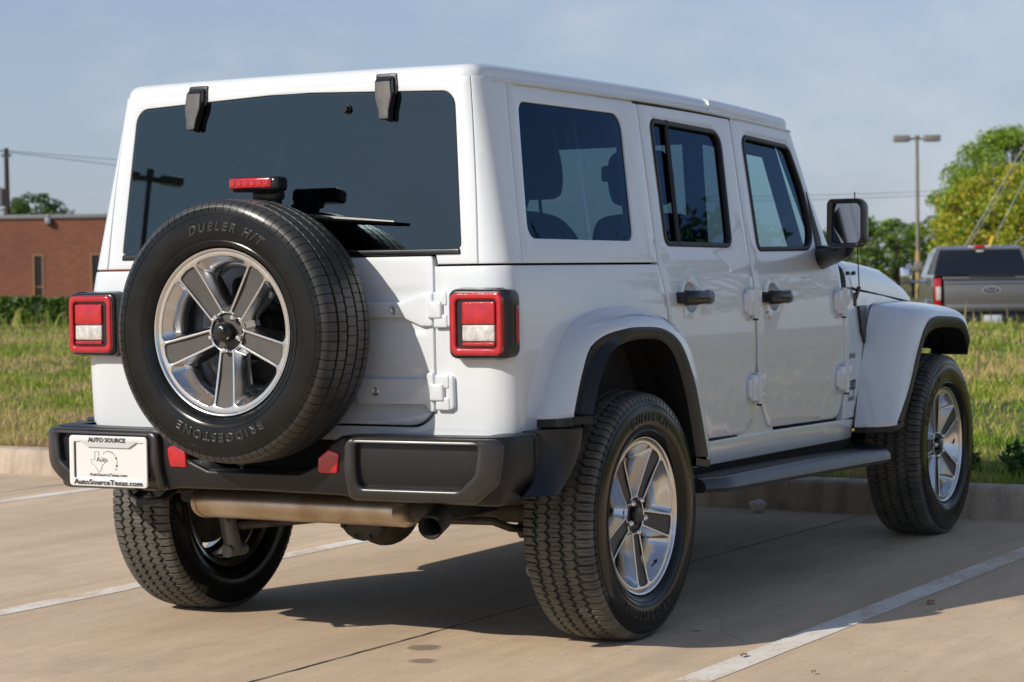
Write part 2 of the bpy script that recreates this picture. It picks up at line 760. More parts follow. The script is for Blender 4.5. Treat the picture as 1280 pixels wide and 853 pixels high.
for (sx, sy, sr) in ((-.44, -.36, .055), (-.64, -.48, .042), (.2, -1.0, .02), (-1.2, 1.1, .015)):
    vm = n.new('ShaderNodeVectorMath')
    vm.operation = 'DISTANCE'
    l.new(g, vm.inputs[0])
    vm.inputs[1].default_value = (sx, sy, 0)
    dd = mathn(n, l, 'ADD', vm.outputs['Value'], mathn(n, l, 'MULTIPLY', wob, .03))
    mr = n.new('ShaderNodeMapRange')
    mr.inputs[1].default_value = sr + .022
    mr.inputs[2].default_value = sr + .004
    mr.inputs[3].default_value = 0
    mr.inputs[4].default_value = .62
    l.new(dd, mr.inputs[0])
    c = mixc(n, l, mr.outputs[0], c, (0.10, 0.075, 0.055))
l.new(c, b.inputs['Base Color'])
b.inputs['Roughness'].default_value = .82
b.inputs['Specular IOR Level'].default_value = .35
bh = mathn(n, l, 'ADD', gr, mathn(n, l, 'MULTIPLY', noise(n, l, g, 14, 4), 1.2))
bumpn(n, l, bh, .45, .003, b)

# world line of the kerb: x = KX + KM * y ; bays are turned by about one degree
KX, KM = 3.588, .0194
BAY = math.atan2(-.058, 3.136)


def strip(name, x0, x1, yf, hw, z, mat, kind='structure', nseg=40, jit=0.0):
    mb = MB()
    L = []
    Rr = []
    for k in range(nseg + 1):
        x = x0 + (x1 - x0) * k / nseg
        y = yf(x) + (random.uniform(-jit, jit) if jit else 0)
        h = hw * (1 + (random.uniform(-.3, .3) if jit else 0))
        L.append((x, y + h, z))
        Rr.append((x, y - h, z))
    mb.loft([L, Rr], False)
    o = mb.build(name, mat, None, smooth=False)
    o.data.flip_normals()
    struct(o, kind)
    return o


mb = MB()
X = [-400, -60, -12, -2, 1, 3.9]
mb.add([(-400, -400, 0), (3.9 - 7.8, -400, 0), (3.9 + .0194 * 400 - .1, 400, 0), (-400, 400, 0)], [(0, 1, 2, 3)])
o = mb.build('parking_ground', GND, None, smooth=False)
struct(o)
# painted bay lines, worn
PAINT, n, l, b = nodes_of('worn_line_paint')
g = n.new('ShaderNodeNewGeometry').outputs['Position']
c0, gr = concrete_nodes(n, l, g)
wn = noise(n, l, mapping(n, l, g, (1, 1.6, 1)), 1.9, 9, .72)
wn2 = noise(n, l, g, 60, 3, .6)
wf = mathn(n, l, 'ADD', mathn(n, l, 'MULTIPLY', wn, .75), mathn(n, l, 'MULTIPLY', wn2, .25))
f = ramp(n, l, wf, [(.43, (.04, .04, .04)), (.485, (.62, .62, .62)), (.56, (.93, .93, .93))])
c = mixc(n, l, f, c0, (0.76, 0.73, 0.67))
l.new(c, b.inputs['Base Color'])
b.inputs['Roughness'].default_value = .75
bumpn(n, l, gr, .4, .002, b)
for y0 in (-6.83, -4.10, -1.365, 1.355, 4.07, 6.8, 9.5):
    strip('painted_bay_line', -2.6, 3.50 + y0 * KM, lambda x, y0=y0: y0 + (x - .3) * math.tan(BAY), .052, .0016, PAINT, jit=.0)
# joints in the slab: thin dark sealed cracks
JNT = pbr('slab_joint', (0.05, 0.04, 0.032), .9, var=(25, .4))
for y0 in (-4.95, -.235, 4.45, 9.1):
    strip('slab_joint', -14, 3.52 + y0 * KM, lambda x, y0=y0: y0 + (x + .3) * math.tan(BAY) * 1.5, .0035, .0022, JNT, nseg=260, jit=.0035)
mb = MB()
for x0 in (-4.9, -9.8):
    mb.add([(x0 - .006, -30, .0022), (x0 + .006, -30, .0022), (x0 + .006 + .5, 30, .0022), (x0 - .006 + .5, 30, .0022)], [(0, 1, 2, 3)])
struct(mb.build('slab_joint', JNT, None, smooth=False))

# kerb
KERB, n, l, b = nodes_of('kerb_concrete')
g = n.new('ShaderNodeNewGeometry').outputs['Position']
c, gr = concrete_nodes(n, l, g, (0.52, 0.42, 0.32))
st = noise(n, l, mapping(n, l, g, (1, 3.5, .6)), 3.0, 5, .6)
c = mixc(n, l, ramp(n, l, st, [(.45, (0, 0, 0)), (.7, (.7, .7, .7))]), c, (0.20, 0.16, 0.125))
l.new(c, b.inputs['Base Color'])
b.inputs['Roughness'].default_value = .85
bumpn(n, l, gr, .6, .004, b)
mb = MB()
y = -60.0
while y < 60:
    y1 = y + 3.05
    prof = [(0, -.05), (.004, .02), (.022, .118), (.030, .136), (.045, .147), (.065, .151), (.165, .152), (.175, -.05)]
    rr_ = []
    for yy in (y + .003, y + .008, y1 - .008, y1 - .003):
        k = .004 if yy in (y + .003, y1 - .003) else 0
        rr_.append([(KX + KM * yy + px_ + (k if i < 4 else 0), yy, pz - k) for i, (px_, pz) in enumerate(prof)])
    mb.loft(rr_, False, (True, True))
    y = y1
o = mb.build('kerb', KERB, None, angle=50, recalc=True)
struct(o)


# ---- ground beyond the kerb
def bank(x, y):
    """height of the grass verge at world x, y"""
    d = x - (KX + KM * y) - .16
    if d < 0:
        return .0
    h = .135 + .165 * (1 - math.exp(-d / 9.0)) + .03 * math.sin(y * .35 + x * .2) * min(1, d / 5) + .012 * math.sin(x * 1.7 + y * .9) * min(1, d)
    # on the right the verge drops to the far parking area
    t = (x - 25.0 + .25 * (y - 6)) / 4.5
    side = 1 / (1 + math.exp((y - (13 + .28 * x)) * .8))
    if t > 0:
        tt = min(1, t)
        h = h - (h + .42) * (tt * tt * (3 - 2 * tt)) * side
    return h


EARTH, n, l, b = nodes_of('verge_soil_and_thatch')
g = n.new('ShaderNodeNewGeometry').outputs['Position']
f1 = noise(n, l, g, .8, 6, .6)
f2 = noise(n, l, g, 14, 5, .7)
c = ramp(n, l, f1, [(.36, (0.045, 0.075, 0.014)), (.47, (0.085, 0.11, 0.025)), (.56, (0.20, 0.16, 0.06)), (.66, (0.25, 0.18, 0.095))])
c = mixc(n, l, ramp(n, l, f2, [(.35, (.7, .7, .7)), (.6, (0, 0, 0))]), c, (0.03, 0.032, 0.012))
l.new(c, b.inputs['Base Color'])
b.inputs['Roughness'].default_value = .95
bumpn(n, l, f2, .8, .05, b)
mb = MB()
xs = np.concatenate([np.linspace(.165, 6, 24), np.linspace(6.6, 34, 44), [40, 50, 65, 90, 150, 300, 900]])
ys = np.concatenate([[-900, -300, -100, -50], np.linspace(-30, 60, 100), [80, 120, 300, 900]])
V = []
for a in xs:
    for yv in ys:
        xw = KX + KM * max(-60, min(60, yv)) + a
        V.append((xw, yv, bank(xw, yv) if a < 100 else bank(150, 150) * 0 - .42 * 0 + .2))
F = []
ny = len(ys)
for i in range(len(xs) - 1):
    for j in range(ny - 1):
        F.append((i * ny + j, (i + 1) * ny + j, (i + 1) * ny + j + 1, i * ny + j + 1))
mb.add(V, F)
o = mb.build('grass_verge_ground', EARTH, None, angle=180)
struct(o)
# far parking area asphalt
ASP = pbr('asphalt', (0.075, 0.073, 0.07), .85, var=(3, .3), bump=(60, .3))
mb = MB()
mb.add([(27, -40, -.41), (90, -40, -.41), (90, 22, -.41), (36, 22, -.41), (30, 6, -.41)], [(0, 1, 2, 3, 4)])
# asphalt lies a hair above the soil
struct(mb.build('far_parking_ground', ASP, None, smooth=False))

# ---- grass
GRASS, n, l, b = nodes_of('grass_blades')
g = n.new('ShaderNodeNewGeometry')
gp = g.outputs['Position']
f1 = noise(n, l, gp, .9, 7, .68)
f3 = noise(n, l, gp, 5, 4, .7)
ff_ = mathn(n, l, 'ADD', mathn(n, l, 'MULTIPLY', f1, .60), mathn(n, l, 'MULTIPLY', f3, .40))
c = ramp(n, l, ff_, [(.38, (0.10, 0.21, 0.012)), (.45, (0.22, 0.34, 0.025)), (.488, (0.40, 0.45, 0.06)), (.525, (0.60, 0.50, 0.17)), (.58, (0.64, 0.44, 0.27))])
ri = g.outputs['Random Per Island']
c = mixc(n, l, mathn(n, l, 'MULTIPLY', ri, .30), c, (0.12, 0.17, 0.02))
l.new(c, b.inputs['Base Color'])
b.inputs['Roughness'].default_value = .6
b.inputs['Specular IOR Level'].default_value = .3
# thin leaves let light through
trn = n.new('ShaderNodeBsdfTranslucent')
l.new(c, trn.inputs['Color'])
ms = n.new('ShaderNodeMixShader')
ms.inputs[0].default_value = .35
l.new(b.outputs[0], ms.inputs[1])
l.new(trn.outputs[0], ms.inputs[2])
l.new(ms.outputs[0], n['Material Output'].inputs['Surface'])


def blades(N, xr, yr, hmin, hmax, wid, seed, dens=None):
    r = np.random.default_rng(seed)
    x = xr[0] + (xr[1] - xr[0]) * r.random(N) ** 1.5
    y = yr[0](x) + (yr[1](x) - yr[0](x)) * r.random(N)
    xw = KX + KM * y + .17 + x
    zz = np.array([bank(a, bb) for a, bb in zip(xw, y)])
    clump = .5 + .28 * np.sin(xw * 1.9 + 1.3 * np.sin(y * 1.3)) * np.sin(y * 2.1 + xw * .7) + .3 * np.sin(xw * 6.3 + 2 * np.sin(y * 3.1)) * np.sin(y * 7.3 + xw)
    h = (hmin + (hmax - hmin) * r.random(N) ** 2) * (.45 + 1.0 * np.clip(clump, 0, 1.2))
    az = r.random(N) * 2 * PI
    lean = .15 + .7 * r.random(N)
    wv = wid * (.6 + .8 * r.random(N)) * (1 + x * .05)
    a2 = r.random(N) * 2 * PI
    bx, by = np.cos(a2) * wv, np.sin(a2) * wv
    lx, ly = np.cos(az) * lean * h, np.sin(az) * lean * h
    V = np.empty((N, 5, 3))
    base = np.stack([xw, y, zz - .01], 1)
    V[:, 0] = base + np.stack([bx, by, 0 * bx], 1)
    V[:, 1] = base - np.stack([bx, by, 0 * bx], 1)
    mid = base + np.stack([lx * .35, ly * .35, h * .6], 1)
    V[:, 2] = mid - np.stack([bx, by, 0 * bx], 1) * .7
    V[:, 3] = mid + np.stack([bx, by, 0 * bx], 1) * .7
    V[:, 4] = base + np.stack([lx, ly, h * (1 - .25 * lean)], 1)
    return V


def blade_mesh(name, Vs, mat):
    V = np.concatenate(Vs)
    N = len(V)
    me = bpy.data.meshes.new(name)
    me.vertices.add(N * 5)
    me.vertices.foreach_set('co', V.reshape(-1))
    i = np.arange(N)[:, None] * 5
    lo = np.concatenate([i + np.array([[0, 1, 2, 3]]), i + np.array([[3, 2, 4]])], 1).reshape(-1)
    me.loops.add(N * 7)
    me.loops.foreach_set('vertex_index', lo)
    me.polygons.add(N * 2)
    st = np.stack([np.arange(N) * 7, np.arange(N) * 7 + 4], 1).reshape(-1)
    me.polygons.foreach_set('loop_start', st)
    me.materials.append(mat)
    me.update(calc_edges=True)
    o = bpy.data.objects.new(name, me)
    COL.objects.link(o)
    return o


K = lambda v: (lambda x: v + 0 * x)
Vs = [
    blades(42000, (0, 6), (lambda x: 3.3 + .70 * x, lambda x: 7.0 + 1.05 * x), .03, .10, .0028, 1),       # left, near
    blades(42000, (5, 26), (lambda x: 3.0 + .80 * x, lambda x: 7.4 + 1.15 * x), .04, .12, .0036, 2),      # left, far
    blades(36000, (0, 6), (lambda x: -2.0 + .22 * x, lambda x: 2.6 + .45 * x), .03, .10, .0028, 3),        # right, near
    blades(42000, (5, 24), (lambda x: -1.7 + .20 * x, lambda x: 2.6 + .48 * x), .04, .12, .0036, 4),     # right, far
    blades(16000, (0, 8), (lambda x: 2.0 + .5 * x, lambda x: 4.2 + .8 * x), .04, .12, .003, 5),
    blades(9000, (0, 8), (K(-9), K(-1.5)), .04, .12, .004, 6),
    blades(9000, (0, 10), (K(6), K(16)), .04, .12, .004, 7),
    blades(900, (14, 24), (lambda x: -2.0 + .22 * x, lambda x: 2 + .45 * x), .16, .34, .004, 8),
    blades(900, (20, 27), (lambda x: 2 + .9 * x, lambda x: 7 + 1.1 * x), .3, .6, .005, 9),
    blades(30000, (0, 27), (K(-14), K(22)), .04, .13, .005, 11),
    blades(1500, (0, .1), (K(-6), K(12)), .05, .12, .004, 10),
]
o = blade_mesh('verge_grass', Vs, GRASS)
struct(o, 'stuff')
o['label'] = 'green and straw coloured rough grass covering the verge behind the kerb'
# broad leaved weed by the kerb at the right
LEAFG = pbr('weed_leaf', (0.05, 0.13, 0.018), .5, var=(30, .4))


def leaf_cloud(mb, c, rad, N, size, seed, flat=1.0, up=.3):
    r = np.random.default_rng(seed)
    d = r.normal(size=(N, 3))
    d /= np.linalg.norm(d, axis=1)[:, None]
    p = d * (r.random(N) ** .45)[:, None] * rad * np.array([1, 1, flat])
    for i in range(N):
        n_ = Vector(r.normal(size=3) + np.array([0, 0, up])).normalized()
        t = n_.orthogonal().normalized()
        t = Matrix.Rotation(r.random() * 6.28, 3, n_) @ t
        bb = n_.cross(t)
        q = Vector(p[i]) + Vector(c)
        s_ = size * (.6 + .8 * r.random())
        mb.add([q - t * s_, q + bb * s_ * .45, q + t * s_, q - bb * s_ * .45], [(0, 1, 2, 3)])


for (wx, wy, rd_, sd_) in ((4.02, -.93, .12, 1), (4.5, -1.16, .11, 2), (4.05, -.62, .07, 5)):
    mb = MB()
    zb = bank(wx + .2, wy)
    leaf_cloud(mb, (wx + .2, wy, zb + rd_ * .7), rd_, 260, .028, sd_, .8)
    for k in range(7):
        a = k * .9
        mb.tube([(wx + .2, wy, zb), (wx + .2 + .5 * rd_ * math.cos(a), wy + .5 * rd_ * math.sin(a), zb + rd_ * 1.2)], .003, 4, mi=0)
    o = mb.build('weed_plant', LEAFG, None, smooth=False)
    tag(o, {1: 'largest leafy green weed growing right behind the kerb beside the front wheel', 2: 'small leafy weed standing furthest right in the shaded verge grass', 5: 'low leafy weed behind the kerb hidden half behind the front tyre'}[sd_], 'weed', 'leafy weeds at the kerb')

# ---- litter by the kerb and small leaves on the slab
LIT = pbr('litter_white', (0.62, 0.62, 0.60), .6, bump=(60, .8))
bm = bmesh.new()
bmesh.ops.create_icosphere(bm, subdivisions=3, radius=.042)
for v in bm.verts:
    q = v.co
    k = 1 + .25 * math.sin(q.x * 90) * math.cos(q.y * 70) + .15 * math.sin(q.z * 120)
    v.co = Vector((q.x * .8 * k, q.y * .9 * k, q.z * .72 * k))
mb = MB()
mb.from_bm(bm, (3.46, .16, .034))
o = mb.build('crumpled_paper', LIT, None)
tag(o, 'small crumpled white paper lying at the foot of the kerb under the car', 'litter')
DRY = pbr('dry_leaf', (0.20, 0.12, 0.05), .8)
for i, (px_, py_, sz) in enumerate([(1.05, -1.50, .022), (.92, -1.57, .012), (-.18, -1.33, .016), (-.35, -1.62, .010)]):
    mb = MB()
    V = []
    for k in range(8):
        a = k * PI / 4
        V.append((px_ + math.cos(a) * sz * (1 if k % 4 else 1.6), py_ + math.sin(a) * sz * .6, .006 + .006 * (k % 2)))
    mb.add(V + [(px_, py_, .012)], [(k, (k + 1) % 8, 8) for k in range(8)])
    o = mb.build('dry_leaf', DRY, None)
    tag(o, ['largest dry brown leaf on the sunlit concrete right of the white line', 'tiny dry leaf just right of the largest fallen leaf', 'dry leaf on the concrete in front of the shadow of the rear wheel', 'smallest dry leaf nearest the camera on the sunlit concrete'][i], 'leaf', 'fallen leaves on the concrete')

# ---- hedge
HEDGE, n, l, b = nodes_of('hedge_leaves')
g = n.new('ShaderNodeNewGeometry')
c = ramp(n, l, g.outputs['Random Per Island'], [(0, (0.03, 0.075, 0.010)), (.5, (0.08, 0.16, 0.02)), (1, (0.17, 0.26, 0.04))])
l.new(c, b.inputs['Base Color'])
b.inputs['Roughness'].default_value = .45
DARKW = pbr('branch_bark', (0.06, 0.045, 0.032), .9, var=(9, .4))


def box_cloud(mb, p0, p1, hw, h, N, size, seed, z0):
    r = np.random.default_rng(seed)
    p0 = np.array(p0)
    p1 = np.array(p1)
    L = p1 - p0
    nrm = np.array([-L[1], L[0]]) / np.linalg.norm(L)
    for i in range(N):
        t = r.random()
        u = r.uniform(-1, 1)
        v = r.random()
        k = r.integers(3)
        if k == 0:
            v = 1 - .08 * r.random() ** 2
        else:
            u = -1 + .15 * r.random()
        hh = h * (1 + .05 * math.sin(t * 40) + .04 * math.sin(t * 97))
        q = Vector((*(p0 + L * t + nrm * u * hw), z0 + v * hh))
        n_ = Vector(r.normal(size=3)).normalized()
        tt = n_.orthogonal().normalized()
        bb = n_.cross(tt)
        s_ = size * (.6 + .8 * r.random())
        mb.add([q - tt * s_, q + bb * s_ * .6, q + tt * s_, q - bb * s_ * .6], [(0, 1, 2, 3)])


for i, (pa, pb, hh) in enumerate([(-60, 46, .50), (55, 150, .50)]):
    A = at(pa, 42)
    B = at(pb, 42)
    mb = MB()
    m_ = ((A.x + B.x) / 2, (A.y + B.y) / 2)
    z0 = bank(*m_)
    L = (B - A)
    ang = math.atan2(L.y, L.x)
    box_cloud(mb, (A.x, A.y), (B.x, B.y), .35, hh, 9000, .045, 20 + i, z0)
    mb.box((m_[0], m_[1], z0 + hh * .45), (L.length * .985, .58, hh * .86), rot=Matrix.Rotation(ang, 3, 'Z'))
    o = mb.build('clipped_hedge', HEDGE, None, smooth=False)
    tag(o, ['clipped dark green hedge at the left picture edge before the brick building', 'clipped hedge just left of the left tail lamp before the brick building'][i], 'hedge', 'low hedge before the brick building')

# ---- brick building
BRICK, n, l, b = nodes_of('red_brick')
t = n.new('ShaderNodeTexCoord').outputs['Object']
bt = n.new('ShaderNodeTexBrick')
bt.inputs['Scale'].default_value = 1.0
bt.inputs['Brick Width'].default_value = .22
bt.inputs['Row Height'].default_value = .075
bt.inputs['Mortar Size'].default_value = .006
bt.inputs['Color1'].default_value = (0.27, 0.078, 0.036, 1)
bt.inputs['Color2'].default_value = (0.19, 0.058, 0.030, 1)
bt.inputs['Mortar'].default_value = (0.20, 0.15, 0.11, 1)
mpv = n.new('ShaderNodeSeparateXYZ')
l.new(t, mpv.inputs[0])
cb = n.new('ShaderNodeCombineXYZ')
l.new(mpv.outputs['X'], cb.inputs[0])
l.new(mpv.outputs['Z'], cb.inputs[1])
l.new(cb.outputs[0], bt.inputs['Vector'])
c = mixc(n, l, ramp(n, l, noise(n, l, t, .5, 5), [(.4, (0, 0, 0)), (.7, (.5, .5, .5))]), bt.outputs['Color'], (0.12, 0.05, 0.03))
l.new(c, b.inputs['Base Color'])
b.inputs['Roughness'].default_value = .85
COPE = pbr('metal_coping', (0.30, 0.30, 0.30), .5, metal=.4)
TRIMB = pbr('window_trim_tan', (0.28, 0.15, 0.08), .7)
DGLASS = pbr('dark_window', (0.012, 0.014, 0.018), .06, coat=.5)
D = 85.0
bp = at(-260, D)
bq = at(190, D)
blen = (bq - bp).length
bang = math.atan2(bq.y - bp.y, bq.x - bp.x)
bld = empty('brick_building', (bp.x, bp.y, 0.0), bang)
tag(bld, 'low red brick building with slot windows behind the hedge at left', 'building')
top = 3.62
wz0 = -.4
def bx(px_):
    """distance along the wall for picture column px_"""
    a = at(px_, D)
    return (a - bp).length
wins = [(41, 55), (113, 127), (-40, -26), (-120, -106), (-200, -186)]
mb = MB()
holes = []
for a, b_ in wins:
    holes.append([(bx(a), -.1), (bx(b_), -.1), (bx(b_), 2.18), (bx(a), 2.18)])
patch(mb, [(0, wz0), (blen, wz0), (blen, top), (0, top)], lambda u, v, d: (u, d, v), holes=holes, thick=.14, bev=0, cell=3, step=4)
mb.box((blen / 2, 9.2, (top + wz0) / 2), (blen, 18, top - wz0 - .1))
mb.build('brick_wall', BRICK, bld, smooth=False)
mb = MB()
mb.box((blen / 2, .02, top + .02), (blen + .1, .18, .16), bev=.01)
mb.build('roof_coping', COPE, bld)
for a, b_ in wins:
    mb = MB()
    xa, xb = bx(a), bx(b_)
    for xx in (xa + .035, xb - .035):
        mb.box((xx, .06, 1.04), (.07, .16, 2.28))
    mb.box(((xa + xb) / 2, .06, 2.145), (xb - xa - .14, .16, .07))
    mb.box(((xa + xb) / 2, .07, .90), (xb - xa - .14, .08, .05))
    f_ = mb.build('window', TRIMB, bld)
    mb = MB()
    mb.box(((xa + xb) / 2, .12, 1.02), (xb - xa - .1, .02, 2.2))
    mb.build('window_pane', DGLASS, f_)
mb = MB()
xl = bx(62)
mb.box((xl, -.10, top - .16), (.22, .20, .26), bev=.04)
mb.box((xl, -.06, top + .04), (.08, .12, .16), bev=.02)
mb.build('wall_lamp', COPE, bld)

# ---- trees
def leafmat(name, stops):
    m, n, l, b = nodes_of(name)
    g = n.new('ShaderNodeNewGeometry')
    f = mathn(n, l, 'ADD', mathn(n, l, 'MULTIPLY', g.outputs['Random Per Island'], .55), mathn(n, l, 'MULTIPLY', noise(n, l, g.outputs['Position'], .8, 3), .45))
    c = ramp(n, l, f, stops)
    l.new(c, b.inputs['Base Color'])
    b.inputs['Roughness'].default_value = .55
    tr = n.new('ShaderNodeBsdfTranslucent')
    l.new(c, tr.inputs['Color'])
    ms = n.new('ShaderNodeMixShader')
    ms.inputs[0].default_value = .3
    l.new(b.outputs[0], ms.inputs[1])
    l.new(tr.outputs[0], ms.inputs[2])
    l.new(ms.outputs[0], n['Material Output'].inputs['Surface'])
    return m


LG = leafmat('leaves_green', [(.2, (0.06, 0.12, 0.015)), (.5, (0.12, 0.21, 0.028)), (.8, (0.22, 0.32, 0.04))])
LD = leafmat('leaves_dark', [(.2, (0.035, 0.08, 0.014)), (.5, (0.07, 0.14, 0.025)), (.8, (0.14, 0.21, 0.04))])
LY = leafmat('leaves_yellow', [(.25, (0.08, 0.17, 0.015)), (.42, (0.20, 0.33, 0.025)), (.53, (0.42, 0.48, 0.04)), (.66, (0.66, 0.56, 0.05)), (.82, (0.62, 0.40, 0.05))])
LB = leafmat('leaves_bright', [(.2, (0.10, 0.19, 0.015)), (.5, (0.22, 0.34, 0.03)), (.8, (0.34, 0.44, 0.045))])
BARK = pbr('bark', (0.10, 0.075, 0.055), .9, var=(6, .4), bump=(14, .6), bdist=.02)


def leaves_np(centres, radii, n_per, size, seed, flat=.75):
    r = np.random.default_rng(seed)
    P = []
    for c, q in zip(centres, radii):
        m = int(n_per * (q ** 2))
        d = r.normal(size=(m, 3))
        d /= np.linalg.norm(d, axis=1)[:, None]
        rr_ = q * (.45 + .62 * r.random(m) ** .7)
        P.append(np.array(c) + d * rr_[:, None] * np.array([1, 1, flat]))
    P = np.concatenate(P)
    N = len(P)
    n_ = r.normal(size=(N, 3)) + np.array([0, 0, .5])
    n_ /= np.linalg.norm(n_, axis=1)[:, None]
    t = np.cross(n_, r.normal(size=(N, 3)))
    t /= np.linalg.norm(t, axis=1)[:, None]
    b_ = np.cross(n_, t)
    s_ = (size * (.6 + .8 * r.random(N)))[:, None]
    V = np.stack([P - t * s_, P + b_ * s_ * .5, P + t * s_, P - b_ * s_ * .5], 1)
    return V


def leaf_mesh(name, V, mat, parent):
    N = len(V)
    me = bpy.data.meshes.new(name)
    me.vertices.add(N * 4)
    me.vertices.foreach_set('co', V.reshape(-1))
    me.loops.add(N * 4)
    me.loops.foreach_set('vertex_index', np.arange(N * 4))
    me.polygons.add(N)
    me.polygons.foreach_set('loop_start', np.arange(N) * 4)
    me.materials.append(mat)
    me.update(calc_edges=True)
    o = bpy.data.objects.new(name, me)
    COL.objects.link(o)
    o.parent = parent
    return o


def tree(name, loc, H, Wd, mat, seed, label, group=None, clumps=46, size=.10, npc=230, trunk=.3, low=.25, cat='tree', cl=1.0):
    r = np.random.default_rng(seed)
    t = empty(name, loc)
    tag(t, label, cat, group)
    mb = MB()
    th = H * trunk
    mb.tube([(0, 0, -.3), (.03, .02, th * .5), (.0, .05, th), (.05 * H * .3, 0, H * .75)], [H * .028, H * .022, H * .018, H * .006], 9)
    C_, Rr = [], []
    for k in range(clumps):
        a = r.random() * 2 * PI
        zt = low + (1 - low) * r.random() ** .8
        prof = math.sin(PI * min(1, max(.06, (zt - low * .55) / (1.04 - low * .55)))) ** .7
        rad = Wd / 2 * prof * (.35 + .65 * r.random() ** .5)
        q = (rad * math.cos(a), rad * math.sin(a), H * zt * .94)
        C_.append(q)
        Rr.append(Wd * (.075 + .085 * r.random()) * cl)
        if k % 2 == 0:
            mb.tube([(0, 0, th * (.7 + .5 * r.random())), (q[0] * .5, q[1] * .5, (th + q[2]) / 2), q], [H * .010, H * .006, H * .002], 5)
    mb.build('trunk', BARK, t, recalc=False)
    leaf_mesh('crown', leaves_np(C_, Rr, npc, size, seed + 100), mat, t)
    return t


def tz(p):
    return bank(p.x, p.y) if p.x < 60 else .1


# big trees at the right edge
for i, (px_, Dd, H, Wd, m, lb) in enumerate([
        (1268, 84, 6.9, 6.6, LB, 'tall dark green tree rising highest at the right picture edge'),
        (1258, 74, 5.0, 5.3, LY, 'yellow flowering tree directly above the parked pickup truck'),
        (1212, 76, 3.3, 3.0, LY, 'smaller yellow green tree left of the pickup roof'),
        (1330, 72, 5.0, 5.0, LY, 'yellow tree cut off by the right picture edge')]):
    p = at(px_, Dd)
    tree('broadleaf_tree', (p.x, p.y, -.3), H, Wd, m, 40 + i, lb, clumps=190, size=.060, npc=900, trunk=.3, low=.2, cl=.60)
spec = [(1052, 2.9, LG), (1078, 3.1, LG), (1100, 3.3, LB), (1122, 3.0, LD), (1143, 2.9, LB), (1165, 3.3, LD), (1186, 3.4, LG), (1208, 3.6, LD), (1236, 3.9, LG), (1266, 4.0, LD), (1300, 4, LG), (1030, 2.7, LD)]
nm = {id(LG): 'mid green', id(LB): 'bright green', id(LD): 'dark green'}
places = ['third bushy tree from the hood', 'round tree rising just right of the hood', 'tree left of the lamp post', 'tree touching the lamp post on its left', 'tree right behind the lamp post', 'tree just right of the lamp post', 'tree between lamp post and yellow tree', 'tree behind the pickup mirror', 'tree behind the pickup cab', 'tree behind the yellow tree', 'tree beyond the right picture edge', 'lowest tree directly above the hood']
for i, (px_, H, m) in enumerate(spec):
    p = at(px_ + rng.uniform(-3, 3), 112 + rng.uniform(-6, 8))
    tree('bushy_tree', (p.x, p.y, .0), H * 1.22, 2.7 * rng.uniform(.95, 1.3), m, 60 + i, f'{nm[id(m)]} {places[i]}', 'tree line behind the lamp post', clumps=34, size=.11, npc=330, trunk=.16, low=.08)
for i, (px_, Dd, H, Wd, m, lb) in enumerate([
        (44, 118, 6.0, 4.4, LD, 'wide green tree above the brick building roof right of the utility pole'),
        (20, 112, 4.6, 2.2, LB, 'small yellow green tree behind the utility pole'),
        (93, 125, 4.7, 1.7, LD, 'small tree top showing over the roof nearest the car'),
        (-40, 116, 5.2, 4, LG, 'tree beyond the left picture edge')]):
    p = at(px_, Dd)
    tree('distant_tree', (p.x, p.y, 0), H, Wd, m, 90 + i, lb, clumps=64, size=.10, npc=420, trunk=.5, low=.5, cl=.8)
# trees out to the right of the car park, seen mirrored in the side windows
for i, (x, y, H) in enumerate([(39.9, -17.0, 9.6), (40, -33, 5.4), (30, -36, 4.6), (22, -40, 5), (46, -44, 6), (12, -52, 5.5), (-2, -60, 6), (60, -40, 6)]):
    if i == 0:
        tree('bushy_tree', (x, y, 0), H, 5.2, LD, 120, 'tall dark tree across the car park, mirrored in the side windows', None, clumps=70, size=.14, npc=130, trunk=.25, low=.2)
        continue
    tree('bushy_tree', (x, y, 0), H, H * 1.0, LD, 120 + i, 'dark tree standing across the car park to the right', 'trees across the car park', clumps=30, size=.2, npc=60, trunk=.25, low=.2)

# ---- lamp posts
POLE = pbr('lamp_post_paint', (0.24, 0.20, 0.165), .5, var=(3, .2))
YEL = pbr('yellow_lower_pole', (0.42, 0.30, 0.12), .6, var=(5, .3))
HEADM = pbr('lamp_head_grey', (0.20, 0.19, 0.18), .5)
LENSM = pbr('lamp_lens', (0.4, 0.4, 0.38), .2)


def lamp_post(loc, H, sc_, rz, label, hh=1.0):
    t = empty('lamp_post', loc, rz)
    tag(t, label, 'street lamp')
    mb = MB()
    mb.tube([(0, 0, 0), (0, 0, H)], [.11 * sc_, .085 * sc_], 12)
    mb.box((0, 0, H + .06), (.24 * sc_, .24 * sc_, .2), bev=.03)
    mb.build('pole', POLE, t)
    mb = MB()
    mb.tube([(0, 0, 0), (0, 0, H * .30)], [.135 * sc_, .130 * sc_], 12)
    mb.build('lower_pole', YEL, t)  # lower section of the pole in a yellower tone
    mb = MB()
    mb.box((0, -.05, H * .205), (.42 * sc_, .3, .44), bev=.03)
    mb.build('junction_box', HEADM, t)
    for s in (-1, 1):
        mb = MB()
        mb.box((s * .25 * sc_, 0, H - .02), (.34 * sc_, .08, .09), bev=.01)
        mb.build('arm', POLE, t)
        mb = MB()
        mb.box((s * .76 * sc_, 0, H - .0), (.80 * sc_, .42 * hh, .32 * hh), bev=.03, rot=Matrix.Rotation(-s * R(3), 3, 'Y') if False else None)
        h = mb.build('lamp_head', HEADM, t)
        mb = MB()
        mb.box((s * .78 * sc_, 0, H - .165 * hh), (.62 * sc_, .34 * hh, .02))
        mb.build('lamp_lens', LENSM, h)
    return t


